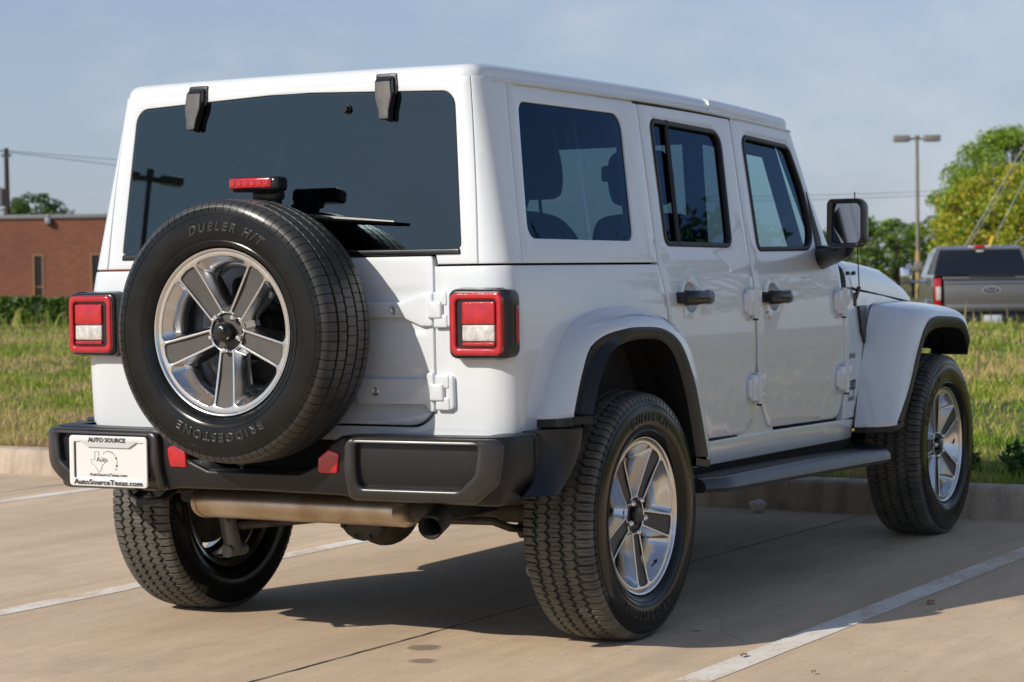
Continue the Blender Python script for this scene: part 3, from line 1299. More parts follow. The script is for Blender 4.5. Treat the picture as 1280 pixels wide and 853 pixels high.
p = at(1147.5, 109)
lamp_post((p.x, p.y, -.4), 8.05, 1.0, R(29.4 - 90), 'tall grey twin headed lamp post with tan lower pole behind the hood')
lamp_post((-23.75, 19.65, 0), 7.1, .50, R(40), 'twin headed lamp post behind the camera, mirrored in the rear window', .45)

# ---- utility pole, wires
PW = pbr('utility_pole_wood', (0.05, 0.04, 0.032), .9)
WIRE = pbr('wire', (0.05, 0.05, 0.055), .6)
GUY = pbr('guy_wire_pale', (0.55, 0.52, 0.42), .5, metal=.2)
GUYY = pbr('yellow_guy_guard', (0.65, 0.42, 0.03), .5)


def pt(px_, py_, D_):
    return CC + ray(px_, py_) * D_


t = empty('utility_pole', (*at(11, 105)[:2], 0))
tag(t, 'dark wooden utility pole with a grey transformer above the brick building', 'utility pole')
mb = MB()
mb.tube([(0, 0, -1), (0, 0, 7.55)], [.16, .11], 10)
mb.box((0, 0, 7.2), (.12, .5, .12))
mb.build('pole', PW, t)
mb = MB()
d_ = at(2, 105) - at(11, 105)
mb.tube([(d_.x, d_.y, 4.75), (d_.x, d_.y, 5.6)], [.24, .24], 14)
mb.tube([(d_.x, d_.y, 5.6), (d_.x, d_.y, 5.68)], [.2, .05], 14)
mb.box((d_.x * .5, d_.y * .5, 5.2), (.2, .2, .08))
mb.build('transformer', COPE, t)


def wire(label, a, b_, r, mat, sag=0.0, name='overhead_wire'):
    mb = MB()
    pts = []
    for k in range(25):
        f = k / 24
        q = a.lerp(b_, f)
        q.z -= sag * 4 * f * (1 - f)
        pts.append(q)
    mb.tube(pts, r, 5)
    o = mb.build(name, mat, None)
    tag(o, label, 'wire', 'thin overhead wires')
    return o


wire('upper thin wire running right from the utility pole at left', pt(-200, 172, 100), pt(420, 222, 140), .014, WIRE, 0)
wire('lower thin wire running right from the utility pole at left', pt(-200, 165, 100), pt(420, 240, 140), .017, WIRE, 0)
wire('upper faint wire crossing the sky behind the lamp post', pt(860, 246, 130), pt(1420, 222, 130), .014, WIRE, .3)
wire('lower faint wire crossing the sky behind the lamp post', pt(860, 252, 130), pt(1420, 226, 130), .014, WIRE, .3)
wire('left one of the two pale guy wires slanting up above the truck', pt(1204, 312, 58), pt(1330, 98, 66), .013, GUY, 0, 'guy_wire')
wire('second pale guy wire close beside the left one above the truck', pt(1208, 312, 58), pt(1332, 112, 66), .009, GUY, 0, 'guy_wire')
wire('single guy wire rising from the yellow guard behind the truck roof', pt(1236, 312, 58), pt(1330, 128, 66), .012, GUY, 0, 'guy_wire')
wire('short pale guy wire at the right edge beside the truck roof', pt(1258, 315, 58), pt(1340, 240, 66), .016, GUY, 0, 'guy_wire')
mb = MB()
a, b_ = pt(1236, 312, 57.9), pt(1241, 297, 58.3)
mb.tube([a, b_], .055, 8)
o = mb.build('guy_wire_guard', GUYY, None)
tag(o, 'yellow plastic guard on the guy wire behind the truck roof', 'wire guard')

# ---- grey pickup truck far right
TG = pbr('truck_paint_grey', (0.20, 0.195, 0.19), .30, metal=.6, coat=1.0, var=(3, .05))
TK = pbr('truck_black_plastic', (0.015, 0.015, 0.016), .5)
TGL = pbr('truck_dark_glass', (0.006, 0.007, 0.009), .05, coat=.6)
TP = pbr('truck_plate', (0.45, 0.48, 0.52), .4)
TBL = pbr('truck_badge_blue', (0.015, 0.03, 0.09), .2, coat=1)
tp = at(1239, 38.5)
trk = empty('pickup_truck', (tp.x, tp.y, -.41), R(22))
tag(trk, 'dark grey pickup truck seen from behind beyond the grass verge', 'truck')
# local: x forward, y left, z up; tailgate at x = 0
def ring_box(x, hw, z0, z1, r=.06, n=5):
    pts = []
    for cx_, cz_, a0 in ((hw - r, z1 - r, 0), (-(hw - r), z1 - r, 90), (-(hw - r), z0 + r, 180), (hw - r, z0 + r, 270)):
        for k in range(n + 1):
            a = R(a0 + 90 * k / n)
            pts.append((x, cx_ + r * math.cos(a), cz_ + r * math.sin(a)))
    return pts


mb = MB()
mb.loft([ring_box(.03, .99, .72, 1.42), ring_box(.0, .985, .78, 1.40), ring_box(.06, 1.01, .66, 1.44), ring_box(1.0, 1.03, .60, 1.44), ring_box(2.1, 1.03, .60, 1.44)][2:], True, (False, True))
bed = mb.build('truck_bed', TG, trk, recalc=True)
mb = MB()
mb.box((.02, 0, 1.085), (.07, 1.66, .63), bev=.025, seg=3)
mb.box((-.025, 0, 1.375), (.07, 1.70, .055), bev=.02, seg=3)
mb.box((-.022, 0, .86), (.02, 1.58, .10), bev=.008)
tgt = mb.build('truck_tailgate', TG, bed)
mb = MB()
mb.box((-.014, 0, 1.275), (.02, 1.64, .012))
mb.box((-.055, 0, 1.41), (.06, .8, .03), bev=.01)
mb.build('tailgate_groove', TK, tgt)
for e, (mt, nm_, kx, kz) in enumerate([(CHROME, 'badge_rim', .165, .070), (TBL, 'badge_oval', .145, .056)]):
    mb = MB()
    V = [(-.030 - .006 * e, kx * math.cos(a), 1.155 + kz * math.sin(a)) for a in np.linspace(0, 2 * PI, 32, endpoint=False)]
    W = [(-.01, y_, z_) for _, y_, z_ in V]
    mb.loft([W, V], True, (False, True))
    mb.build(nm_, mt, tgt, recalc=True)
mb = MB()
put_text(mb, 'Ford', .085, (-.038, 0, 1.132), (0, -1, 0), (0, 0, 1), .002, width=.19, shear=.3)
mb.build('badge_lettering', CHROME, tgt)
for s in (1, -1):
    mb = MB()
    mb.box((.015, s * .935, 1.13), (.14, .13, .50), bev=.025, seg=3)
    tl_ = mb.build('truck_tail_lamp', RED, bed)
    mb = MB()
    mb.box((-.058, s * .925, 1.11), (.02, .085, .24), bev=.01)
    mb.build('reverse_lens', CLEARL, tl_)
mb = MB()
mb.box((-.13, 0, .655), (.22, 1.96, .15), bev=.04, seg=3)
mb.box((-.16, 0, .735), (.18, 1.96, .02), bev=.01)
mb.box((-.06, 0, .50), (.12, 1.5, .16), bev=.03)
tb_ = mb.build('truck_bumper', TK, trk)
mb = MB()
mb.box((-.246, 0, .645), (.014, .31, .150), bev=.004)
mb.build('truck_plate', TP, tb_)
for s in (1, -1):
    mb = MB()
    mb.box((-.245, s * .30, .645), (.02, .035, .03), bev=.008)
    mb.build('plate_lamp', CLEARL, tb_)
    mb = MB()
    mb.tube([(1.15, s * .78, .40), (1.15, s * 1.02, .40)], .40, 28)
    mb.build('truck_wheel', TK, trk)
    mb = MB()
    mb.tube([(4.95, s * .78, .40), (4.95, s * 1.02, .40)], .40, 28)
    mb.build('truck_wheel', TK, trk)
    mb = MB()
    V = [(1.15 + .53 * math.cos(a), s * 1.055, .45 + .50 * math.sin(a)) for a in np.linspace(0, PI, 16)]
    mb.tube(V, .05, 8)
    mb.build('wheel_arch', TG, trk)
    mb = MB()
    mb.box((4.05, s * 1.28, 1.42), (.14, .24, .34), bev=.05, seg=3)
    mb.tube([(4.08, s * 1.0, 1.30), (4.05, s * 1.28, 1.30)], .03, 8)
    mr_ = mb.build('truck_mirror', CHROME, trk)
    mb = MB()
    mb.box((4.6, s * .80, .0), (.01, .01, .01)) if False else None
mb = MB()
mb.loft([ring_box(2.15, 1.0, .55, 1.40, .06), ring_box(4.3, 1.0, .55, 1.40, .06), ring_box(4.6, 1.0, .60, 1.32, .1), ring_box(5.9, .97, .60, 1.22, .12), ring_box(6.05, .90, .62, 1.1, .12)], True, (True, True))
mb.build('truck_body', TG, trk, recalc=True)
mb = MB()
mb.loft([[(2.15, -.98, 1.38), (2.15, .98, 1.38), (4.45, .98, 1.38), (4.45, -.98, 1.38)], [(2.28, -.88, 1.70), (2.28, .88, 1.70), (4.0, .88, 1.70), (4.0, -.88, 1.70)], [(2.40, -.80, 1.93), (2.40, .80, 1.93), (3.65, .80, 1.93), (3.65, -.80, 1.93)], [(2.52, -.68, 1.975), (2.52, .68, 1.975), (3.5, .68, 1.975), (3.5, -.68, 1.975)]], True, (True, True))
cab = mb.build('truck_cab', TG, trk, recalc=True, angle=30)
mb = MB()
mb.loft([[(2.135, -.87, 1.41), (2.135, .87, 1.41)], [(2.262, -.80, 1.70), (2.262, .80, 1.70)], [(2.37, -.735, 1.90), (2.37, .735, 1.90)]], False)
mb.build('rear_window', TGL, cab, smooth=False)
for s in (1, -1):
    mb = MB()
    for x0, x1 in ((2.40, 3.15), (3.22, 4.05)):
        mb.add([(x0, s * .985, 1.42), (x1 + .15, s * .985, 1.42), (x1 - .10, s * .83, 1.87), (x0 + .05, s * .83, 1.87)], [(0, 1, 2, 3)])
    mb.build('side_window', TGL, cab, smooth=False)
mb = MB()
mb.box((2.42, 0, 1.955), (.10, .18, .05), bev=.015)
mb.build('cab_brake_lamp', RED, cab)
mb = MB()
for s in (-1, 1):
    mb.box((2.43, s * .15, 1.955), (.08, .12, .045), bev=.012)
mb.box((2.34, 0, 1.87), (.04, .14, .04), bev=.012)
mb.build('cargo_lamp', CLEARL, cab)
# ================================================================== THE WHITE CAR
_ZT = np.linspace(0.40, 1.80, 1401)


def smooth_table(zs, ws, k=55):
    v = np.interp(_ZT, zs, ws)
    ker = np.hanning(k)
    ker /= ker.sum()
    p = np.concatenate([v[0] + (v[0] - v[1:k + 1][::-1]), v, v[-1] + (v[-1] - v[-k - 1:-1][::-1])])
    return np.convolve(p, ker, 'same')[k:-k]


_ZS = [0.40, 0.48, 0.56, 0.72, 0.90, 1.06, 1.15, 1.19, 1.80]
_WO = smooth_table(_ZS, [0.758, 0.772, 0.784, 0.795, 0.7965, 0.790, 0.779, 0.770, 0.6815])
_WN = smooth_table(_ZS, [0.775, 0.788, 0.800, 0.810, 0.8115, 0.805, 0.794, 0.784, 0.662])


def wold(z):
    return float(np.interp(z, _ZT, _WO))


def wz(z):
    """half width of the body at height z"""
    return float(np.interp(z, _ZT, _WN))


def xrear(z):
    return -0.65 + (0.09 * (z - 1.19) if z > 1.19 else -0.010 * math.sin(PI * min(1, max(0, (1.19 - z) / 0.5))))


CR0, CRAD = 0.70, 0.07
CL = CRAD * PI / 2


def Q(x):
    return x + 0.58 + CR0 + CL


def S(q, z, d=0.0, proud=0.0):
    d = d - proud
    a = abs(q)
    W0, W = wold(z), wz(z)
    if z > 1.19:
        g = min(a, CR0) / 0.77
    else:
        g = min(1, max(0, (a - 0.5) / 0.2))
    X = xrear(z)
    yf = min(a, CR0) + (W0 - 0.77) * g
    if a <= CR0:
        x, y = X + d, yf
    elif a < CR0 + CL:
        ang = (a - CR0) / CRAD
        ry = W - yf
        rx = CRAD
        x = X + rx - (rx - d) * math.cos(ang)
        y = yf + (ry - d) * math.sin(ang)
    else:
        s = a - CR0 - CL
        x = -0.58 + s + (X + 0.65) * max(0, 1 - s / 0.15)
        x += (W0 - W) * (x + 6.17) / (3.92 - W0) * min(1, s / 0.12)
        y = W - d
        if x > 2.10:
            y -= 0.145 * (x - 2.10)
    return (x, -y if q > 0 else y, z)


def gatechan(z):
    def b(z0, z1, e=0.012):
        return min(1, max(0, (z - z0) / e)) * min(1, max(0, (z1 - z) / e))
    f = b(0.985, 1.125) * 0.006 + b(0.745, 0.885) * 0.006
    return f


car = empty('off_road_car')
tag(car, 'white four door off-road car parked on the concrete, spare wheel hung on its tailgate', 'car')

# ---- tub rear quarter panels
def rear_quarter():
    out = [(0.548, 1.187), (0.548, 0.79)] + [(0.548 - 0.085 + 0.085 * math.cos(a), 0.79 - 0.085 * math.sin(a)) for a in np.linspace(0.15, PI / 2, 7)]
    out += [(0.001, 0.705), (0.001, 0.66), (Q(-0.47), 0.66)]
    for x, z in [(-0.44, 0.72), (-0.39, 0.84), (-0.31, 0.93), (-0.2, 0.99), (-0.05, 1.02), (0.1, 1.02), (0.24, 1.0), (0.36, 0.96), (0.45, 0.90)]:
        out.append((Q(x), z))
    out += [(Q(0.455), 1.0), (Q(0.447), 1.1), (Q(0.430), 1.16), (Q(0.424), 1.187)]
    return out


for s in (1, -1):
    mb = MB()
    o = rear_quarter()
    if s < 0:
        o = [(-q, z) for q, z in o]
    patch(mb, o, S, thick=0.03, bev=0.004, cell=0.03, step=0.02)
    q = mb.build('rear_quarter_panel', WHITE, car, angle=50)

# dark inner tub that closes the gaps
mb = MB()
mb.box((0.78, 0, 0.86), (2.80, 1.50, 0.60), bev=0.02)
mb.build('inner_tub', BLACKM, car)

# ---- tailgate
mb = MB()
tg = rp([(-0.543, 0.711, 0.085), (0.543, 0.711, 0.085), (0.543, 1.218, 0.01), (-0.543, 1.218, 0.01)], 8)
patch(mb, tg, lambda q, z, d: S(q, z, d + gatechan(z) * min(1, max(0, (0.535 - abs(q)) / 0.02))), thick=0.03, bev=0.004, cell=0.0125, step=0.02)
gate = mb.build('tailgate', WHITE, car, angle=60)


def strap(zc, h, q1, q0, plate):
    """tailgate hinge: tapered arm on the gate, knuckle and block on the body"""
    mb = MB()
    h2 = h / 2
    if plate:
        o = rp([(q0, zc - h2, .012), (q1 - .03, zc - h2, .01), (q1 - .018, zc - h2 - .02, .006), (q1, zc - h2 - .02, .006), (q1, zc + h2 + .02, .006), (q1 - .018, zc + h2 + .02, .006), (q1 - .03, zc + h2, .01), (q0, zc + h2, .012)], 4)
    else:
        o = rp([(q0, zc - h2 * .7, .012), (q1 - .10, zc - h2 * .7, .03), (q1 - .035, zc - h2 - .016, .02), (q1, zc - h2 - .016, .006), (q1, zc + h2 + .016, .006), (q1 - .035, zc + h2 + .016, .02), (q1 - .10, zc + h2 * .7, .03), (q0, zc + h2 * .7, .012)], 4)
    patch(mb, o, lambda q, z, d: S(q, z, d, 0.012), thick=0.02, bev=0.005, cell=0.02, step=0.015)
    for z in (-1, 1):
        patch(mb, rp([(q1 + .006, zc + z * .033 - .02, .004), (q1 + .05, zc + z * .033 - .02, .004), (q1 + .05, zc + z * .033 + .02, .004), (q1 + .006, zc + z * .033 + .02, .004)], 3), lambda q, z, d: S(q, z, d, 0.017), thick=0.02, bev=0.005, cell=0.02, step=0.015)
    patch(mb, rp([(q1 - .01, zc - .026, .003), (q1 + .034, zc - .026, .003), (q1 + .034, zc + .026, .003), (q1 - .01, zc + .026, .003)], 3), lambda q, z, d: S(q, z, d, 0.022), thick=0.02, bev=0.007, cell=0.02, step=0.015)
    patch(mb, rp([(q1 + .036, zc - .052, .012), (q1 + .062, zc - .052, .012), (q1 + .062, zc + .052, .012), (q1 + .036, zc + .052, .012)], 3), lambda q, z, d: S(q, z, d, 0.014), thick=0.02, bev=0.006, cell=0.02, step=0.015)
    ob = mb.build('tailgate_hinge', WHITE, gate, angle=50)
    for k, qq in enumerate([q1 - .20, q1 - .33] if plate else [q1 - .13, q1 - .30]):
        m2 = MB()
        fr = Matrix(((0, 0, -1, S(qq, zc)[0] - .010), (-1, 0, 0, -qq), (0, 1, 0, zc), (0, 0, 0, 1)))
        m2.lathe([(0, .006), (.0035, .006), (.004, .0035), (.010, .0055), (.0125, .004), (.0145, 0)], 20, fr)
        m2.build('hinge_bolt', SCREW, gate)
    return ob


strap(1.058, 0.066, 0.545, 0.20, False)
strap(0.812, 0.078, 0.545, 0.27, True)

# ---- hard top: rear frame, corner pillars, side panels, roof
glassh = rp([(-0.645, 1.236, .02), (0.645, 1.236, .02), (0.664, 1.710, .045), (0, 1.733, 0), (-0.664, 1.710, .045)], 6)
mb = MB()
rf = [(0.697, 1.193), (0.733, 1.735), (0.733, 1.752), (-0.733, 1.752), (-0.733, 1.735), (-0.697, 1.193), (-0.56, 1.193), (-0.555, 1.222), (0.555, 1.222), (0.56, 1.193)]
patch(mb, rf, S, holes=[glassh], thick=0.03, bev=0.0035, cell=0.03, step=0.02)
hard = mb.build('hardtop_rear_frame', WHITE, car, angle=50)
for s in (1, -1):
    mb = MB()
    o = [(0.700, 1.193), (0.868, 1.193), (0.930, 1.752), (0.736, 1.752)]
    patch(mb, [(s * a, b) for a, b in o], S, thick=0.03, bev=0.003, cell=0.02, step=0.02)
    mb.build('hardtop_corner_pillar', WHITE, car, angle=50)

# ---- roof
def ztop(x):
    return 1.803 - 0.0185 * max(0, x - 0.35) ** 2 - 0.012 * max(0, (-0.45 - x) / 0.15) ** 2


def roofS(x, y, d):
    return (x, y, ztop(x) - 0.006 * (abs(y) / 0.69) ** 2.5 - d)


def plan(x0, x1, hw0, hw1, r0, r1=0.0):
    return rp([(x0, -hw0, r0), (x1, -hw1, r1), (x1, hw1, r1), (x0, hw0, r0)], 8)


mb = MB()
patch(mb, plan(-0.600, 1.075, .664, .674, .055), roofS, thick=0.060, bev=0.036, cell=0.05, step=0.03, seg=6)
roof = mb.build('hardtop_roof', WHITE, car, angle=60)
mb = MB()
patch(mb, plan(1.062, 1.845, .678, .676, .0, .05), lambda x, y, d: roofS(x, y, d - 0.003), thick=0.056, bev=0.030, cell=0.05, step=0.03, seg=6)
mb.build('front_roof_panel', WHITE, car, angle=60)
for s in (1, -1):
    mb = MB()
    mb.tube([(x, s * -(.675 + (.003 if x > -.4 else -.004)), ztop(x) - 0.057) for x in np.linspace(-0.50, 1.83, 30)], 0.0065, 8)
    g = mb.build('drip_rail', WHITE, car)
    mb = MB()
    mb.tube([(x, s * -.672, ztop(x) - 0.068) for x in np.linspace(0.44, 1.80, 20)], 0.006, 6)  # black seal strip, doubling as the gap shadow along the door tops
    mb.build('roof_seal_gap_shade', SEAL, car)
mb = MB()
patch(mb, plan(-0.53, 1.80, .64, .64, .05), lambda x, y, d: (x, y, 1.735 - 0.02 * max(0, x - .35) ** 2 - d), thick=0.02, bev=0.0, cell=0.2, step=0.2, back=True)
hl = mb.build('headliner', HEADL, car)
for f in hl.data.polygons:
    pass


def sidewin(name, outl, tintm, parent, inset=0.012, seal=0.016, sealproud=0.004, prlow=0.0):
    """black seal ring and pane for a side window given its opening in (x, z)"""
    o = [(Q(x), z, r) for x, z, r in outl]
    a = rp(o, 6)
    mb = MB()
    if area2(a) < 0:
        a.reverse()
    h = offset(resample(a, .03), seal)
    patch(mb, a, lambda q, z, d: S(q, z, d, sealproud), holes=[h], thick=0.02, bev=0.004, cell=0.02, step=0.03)
    sl = mb.build('window_seal', SEAL, parent, angle=50)
    mb = MB()
    patch(mb, offset(resample(a, .03), seal * .5), lambda q, z, d: S(q, z, d, -inset), thick=0.0, bev=0.0, cell=0.5, step=0.03)
    return mb.build('window_pane', tintm, parent)


W1 = [(-.452, 1.268, .04), (.266, 1.264, .04), (.306, 1.688, .055), (-.392, 1.688, .04)]
W2 = [(.506, 1.250, .03), (1.068, 1.245, .045), (1.108, 1.672, .06), (.522, 1.688, .04)]
W3 = [(1.300, 1.233, .03), (1.880, 1.238, .09), (1.862, 1.45, .5), (1.752, 1.648, .06), (1.300, 1.670, .04)]


def ins(w_, d):
    a = rp([(Q(x), z, r) for x, z, r in w_], 6)
    if area2(a) < 0:
        a.reverse()
    return offset(resample(a, .03), -d)


right = []
# hardtop side
mb = MB()
o = [(0.871, 1.193), (Q(.424), 1.193), (Q(.438), 1.738), (0.933, 1.745)]
patch(mb, o, S, holes=[ins(W1, 0)], thick=0.03, bev=0.003, cell=0.05, step=0.03)
hs = mb.build('hardtop_side_panel', WHITE, car, angle=50)
mb = MB()
a = rp([(Q(x), z, r) for x, z, r in W1], 6)
patch(mb, a, lambda q, z, d: S(q, z, d, -.006), thick=0, bev=0, cell=.5, step=.03)
mb.build('window_pane', GL_PRIV, hs)
right.append(hs)

BOW = .118


def bowl_hole(x, z):
    return [(Q(x) + .053 * math.cos(t), z + .050 * math.sin(t)) for t in np.linspace(0, 2 * PI, 32, endpoint=False)]


# rear door
d2 = [(Q(.445), 1.742), (Q(.431), 1.19), (Q(.436), 1.155), (Q(.455), 1.09), (Q(.468), 1.0), (Q(.50), .93), (Q(.80), .576)]
d2 += rp([(Q(.80), .574), (Q(1.190), .570, .10), (Q(1.207), 1.19), (Q(1.205), 1.725)], 8)[1:]
mb = MB()
patch(mb, d2, S, holes=[ins(W2, 0), bowl_hole(.530 + BOW, 1.072)], thick=0.03, bev=0.005, cell=0.04, step=0.03)
rd = mb.build('rear_door', WHITE, car, angle=50)
sidewin('w', W2, GL_PRIV, rd)
mb = MB()
mb.tube([S(Q(.655), 1.685, .004), S(Q(.617), 1.25, .004)], .010, 8)
mb.build('window_divider', SEAL, rd)
right.append(rd)
# front door
d1 = rp([(Q(1.213), 1.728), (Q(1.215), 1.19), (Q(1.222), .80), (Q(1.232), .70, .12), (Q(1.335), .578, .05), (Q(2.085), .566, .09), (Q(2.100), .75), (Q(2.105), 1.185, .02), (Q(2.02), 1.20, .01), (Q(1.795), 1.706, .03)], 8)
mb = MB()
patch(mb, d1, S, holes=[ins(W3, 0), bowl_hole(1.270 + BOW, 1.062)], thick=0.03, bev=0.005, cell=0.04, step=0.03)
fd = mb.build('front_door', WHITE, car, angle=50)
sidewin('w', W3, GL_FRONT, fd)
right.append(fd)


def sp(x, z, pr=0.0):
    return Vector(S(Q(x), z, 0, pr))


def door_handle(door, x0, x1, z):
    sh = S(Q(x0), z)[0] - x0
    q0 = x0
    x0, x1 = x0 + sh, x1 + sh
    mb = MB()
    # dished cup pressed into the skin behind the handle
    rg = []
    for k_, dd in ((1.0, .004), (.94, .012), (.80, .021), (.55, .026), (.02, .028)):
        rg.append([S(Q(q0 + BOW) + .053 * k_ * math.cos(t), z + .050 * k_ * math.sin(t), dd) for t in np.linspace(0, 2 * PI, 32, endpoint=False)])
    mb.loft(rg, True)
    mb.build('handle_cup', WHITE, door)
    mb = MB()
    y = S(Q(q0), z)[1]
    rings = []
    for x, h, dp, pr in [(x0, .016, .012, .030), (x0 + .01, .026, .020, .033), (x0 + .06, .026, .020, .045), (x0 + .13, .022, .017, .050), (x1 - .10, .016, .013, .050), (x1 - .07, .018, .014, .048), (x1 - .055, .025, .020, .036), (x1 - .012, .025, .018, .030), (x1, .012, .010, .026)]:
        rings.append([(x, y - pr + dp * math.cos(t) * -1, z + h * math.sin(t)) for t in np.linspace(0, 2 * PI, 16, endpoint=False)])
    mb.loft(rings, True, (True, True))
    mb.box((x0 + .03, y - .014, z), (.055, .05, .040), bev=.008)
    mb.box((x1 - .025, y - .014, z), (.045, .045, .040), bev=.008)
    h = mb.build('door_handle', BLACKS, door, recalc=True)
    return h


door_handle(rd, .530, .755, 1.072)
door_handle(fd, 1.270, 1.475, 1.062)
mb = MB()
fr = Matrix(((1, 0, 0, 1.285), (0, 0, -1, S(Q(1.31), .99)[1] - .0008), (0, 1, 0, .995), (0, 0, 0, 1)))
mb.lathe([(.0001, .004), (.011, .004), (.013, .003), (.016, .0)], 20, fr)
mb.build('key_lock', SCREW, fd)


def door_hinge(par, x, z):
    mb = MB()
    x, y = S(Q(x), z)[:2]
    mb.box((x - .024, y - .010, z), (.052, .028, .098), bev=.009, seg=3)
    mb.box((x - .040, y - .006, z), (.050, .018, .070), bev=.007, seg=3)
    mb.box((x + .028, y - .013, z + .018), (.038, .034, .066), bev=.008, seg=3)
    mb.box((x + .028, y - .010, z - .030), (.036, .026, .026), bev=.006, seg=2)
    mb.tube([(x + .006, y - .018, z - .058), (x + .006, y - .018, z + .056)], .0135, 14)
    mb.tube([(x + .006, y - .018, z + .016), (x + .006, y - .018, z + .020)], .0142, 14)
    hh = mb.build('door_hinge', WHITE, par, angle=40)
    mb = MB()
    mb.tube([(x + .006, y - .018, z - .066), (x + .006, y - .018, z - .056)], .010, 12)
    mb.build('hinge_pin', IRON, par)
    for q in (-1, 1):
        mb = MB()
        mb.tube([(x - .040, y - .0135, z + q * .022), (x - .040, y - .0185, z + q * .022)], .007, 12)
        mb.build('hinge_bolt', SCREW, par)
    return hh


door_hinge(rd, 1.160, 1.046)
door_hinge(rd, 1.176, .735)
door_hinge(fd, 2.060, 1.032)
door_hinge(fd, 2.068, .727)

# sill under the doors
mb = MB()
o = [(Q(.60), .555), (Q(.70), .480), (Q(2.30), .470), (Q(2.30), .548), (Q(2.12), .556), (Q(1.34), .566), (Q(.80), .566)]
patch(mb, o, S, thick=.05, bev=.006, cell=.05, step=.04)
mb.box((.86, -.770, .52), (.003, .032, .08))
sill = mb.build('rocker_sill', WHITE, car, angle=50)
right.append(sill)
# black sheets stand for the shade in the door gaps; white pillar below
mb = MB()
o = [(Q(1.10), .70), (Q(1.32), .70), (Q(1.32), 1.715), (Q(1.12), 1.715)]
patch(mb, o, lambda q, z, d: S(q, z, d, -.016), thick=0, bev=0, cell=.1)
o = [(Q(.36), 1.20), (Q(.47), 1.20), (Q(.50), 1.73), (Q(.38), 1.73)]
patch(mb, o, lambda q, z, d: S(q, z, d, -.016), thick=0, bev=0, cell=.1)
right.append(mb.build('door_gap_shade', BLACKM, car))
mb = MB()
o = [(Q(1.06), .562), (Q(1.40), .562), (Q(1.30), .74), (Q(1.16), .74)]
patch(mb, o, lambda q, z, d: S(q, z, d, -.009), thick=0, bev=0, cell=.1)
right.append(mb.build('door_pillar', WHITE, car))

# fender side between the door and the front wheel, going forward above the arch
mb = MB()
o = [(Q(2.110), .555), (Q(2.30), .555), (Q(2.42), .78), (Q(2.56), .92), (Q(2.75), .96), (Q(3.44), .93), (Q(3.46), .98), (Q(3.445), 1.003), (Q(2.9), 1.045), (Q(2.16), 1.085), (Q(2.112), 1.088)]
patch(mb, o, S, thick=.03, bev=.005, cell=.05, step=.03)
fen = mb.build('front_fender', WHITE, car, angle=50)
# badges on the fender
mb = MB()
for k, (t, sz, z, wd) in enumerate([('SAHARA', .030, .800, .115), ('Jeep', .085, .672, .130), ('UNLIMITED', .026, .627, .125)]):
    V, F = text_mesh(t, 1.0, 0, .012 if t != 'Jeep' else .02)
    kx = wd / (V[:, 0].max() - V[:, 0].min())
    mb.add([S(Q(2.225 + v[0] * kx), z + v[1] * sz, 0, .0022) for v in V], F)
mb.build('badge_lettering', SEAL, fen)
mb = MB()
o = rp([(Q(2.335), 1.010, .01), (Q(2.50), 1.010, .01), (Q(2.445), .845, .01), (Q(2.375), .90, .02)], 3)
patch(mb, o, lambda q, z, d: S(q, z, d, .010), thick=.02, bev=.006, cell=.03, step=.02)
mb.build('fender_vent', BLACKP, fen)
right.append(fen)
# front inner: dark engine bay walls and wheel wells
mb = MB()
mb.box((2.80, 0, .80), (1.28, 1.06, .34), bev=.02)
mb.box((3.50, 0, .80), (.10, 1.10, .44), bev=.03)
mb.build('engine_bay', BLACKM, car)

# hood and cowl
def hood_ring(x):
    f = (x - 2.12) / 1.33
    w0 = S(Q(x), 1.08)[1] * -1
    zs = 1.086 - .062 * max(0, x - 2.17)
    zs -= 0.0
    dz = .118 + .014 * min(1, f * 3) - .075 * max(0, (x - 2.90) / .56) ** 1.8
    zc = zs + dz + .022
    e = [(-w0, zs + .003), (-w0 + .004, zs + dz * .35), (-w0 + .016, zs + dz * .65), (-w0 + .05, zs + dz * .90), (-w0 + .11, zs + dz)]
    e += [(-w0 + .22, zs + dz + .008), (-w0 * .35, zc), (0, zc + .002)]
    e2 = [(-y, z) for y, z in e[:-1]][::-1]
    return [(x, y, z) for y, z in e + e2]


for nm, xs in (('cowl_panel', np.linspace(2.112, 2.192, 4)), ('hood', np.concatenate([np.linspace(2.197, 3.35, 16), [3.40, 3.44, 3.46, 3.475]]))):
    mb = MB()
    rings = []
    for x in xs:
        r = hood_ring(min(x, 3.46))
        if x > 3.44:
            r = [(x, y, z - .025 * ((x - 3.44) / .035) ** 2 - .01) for _, y, z in r]
        rings.append(r)
    mb.loft(rings, False)
    V = rings[-1]
    mb.add(V + [(V[0][0] - .01, V[0][1], .93), (V[0][0] - .01, -V[0][1], .93)], [tuple(range(len(V))) + (len(V) + 1, len(V))])
    mb.build(nm, WHITE, car, angle=40, recalc=True)
for x in (2.148, 2.262):
    for s in (1, -1):
        mb = MB()
        y = hood_ring(x)[1][1]
        mb.tube([(x, s * (y + .01), 1.145), (x, s * (y - .004), 1.145)], .008, 10)
        mb.build('hood_bumper_stop', SEAL, car)
# grille
mb = MB()
mb.box((3.47, 0, .84), (.06, 1.18, .34), bev=.03)
for k in range(7):
    mb.box((3.50, -.33 + k * .11, .86), (.02, .05, .22), bev=.008, mi=1)
for s in (-1, 1):
    mb.tube([(3.49, s * .47, .86), (3.52, s * .47, .86)], .09, 24, mi=1)
mb.build('grille', [WHITE, BLACKS], car)

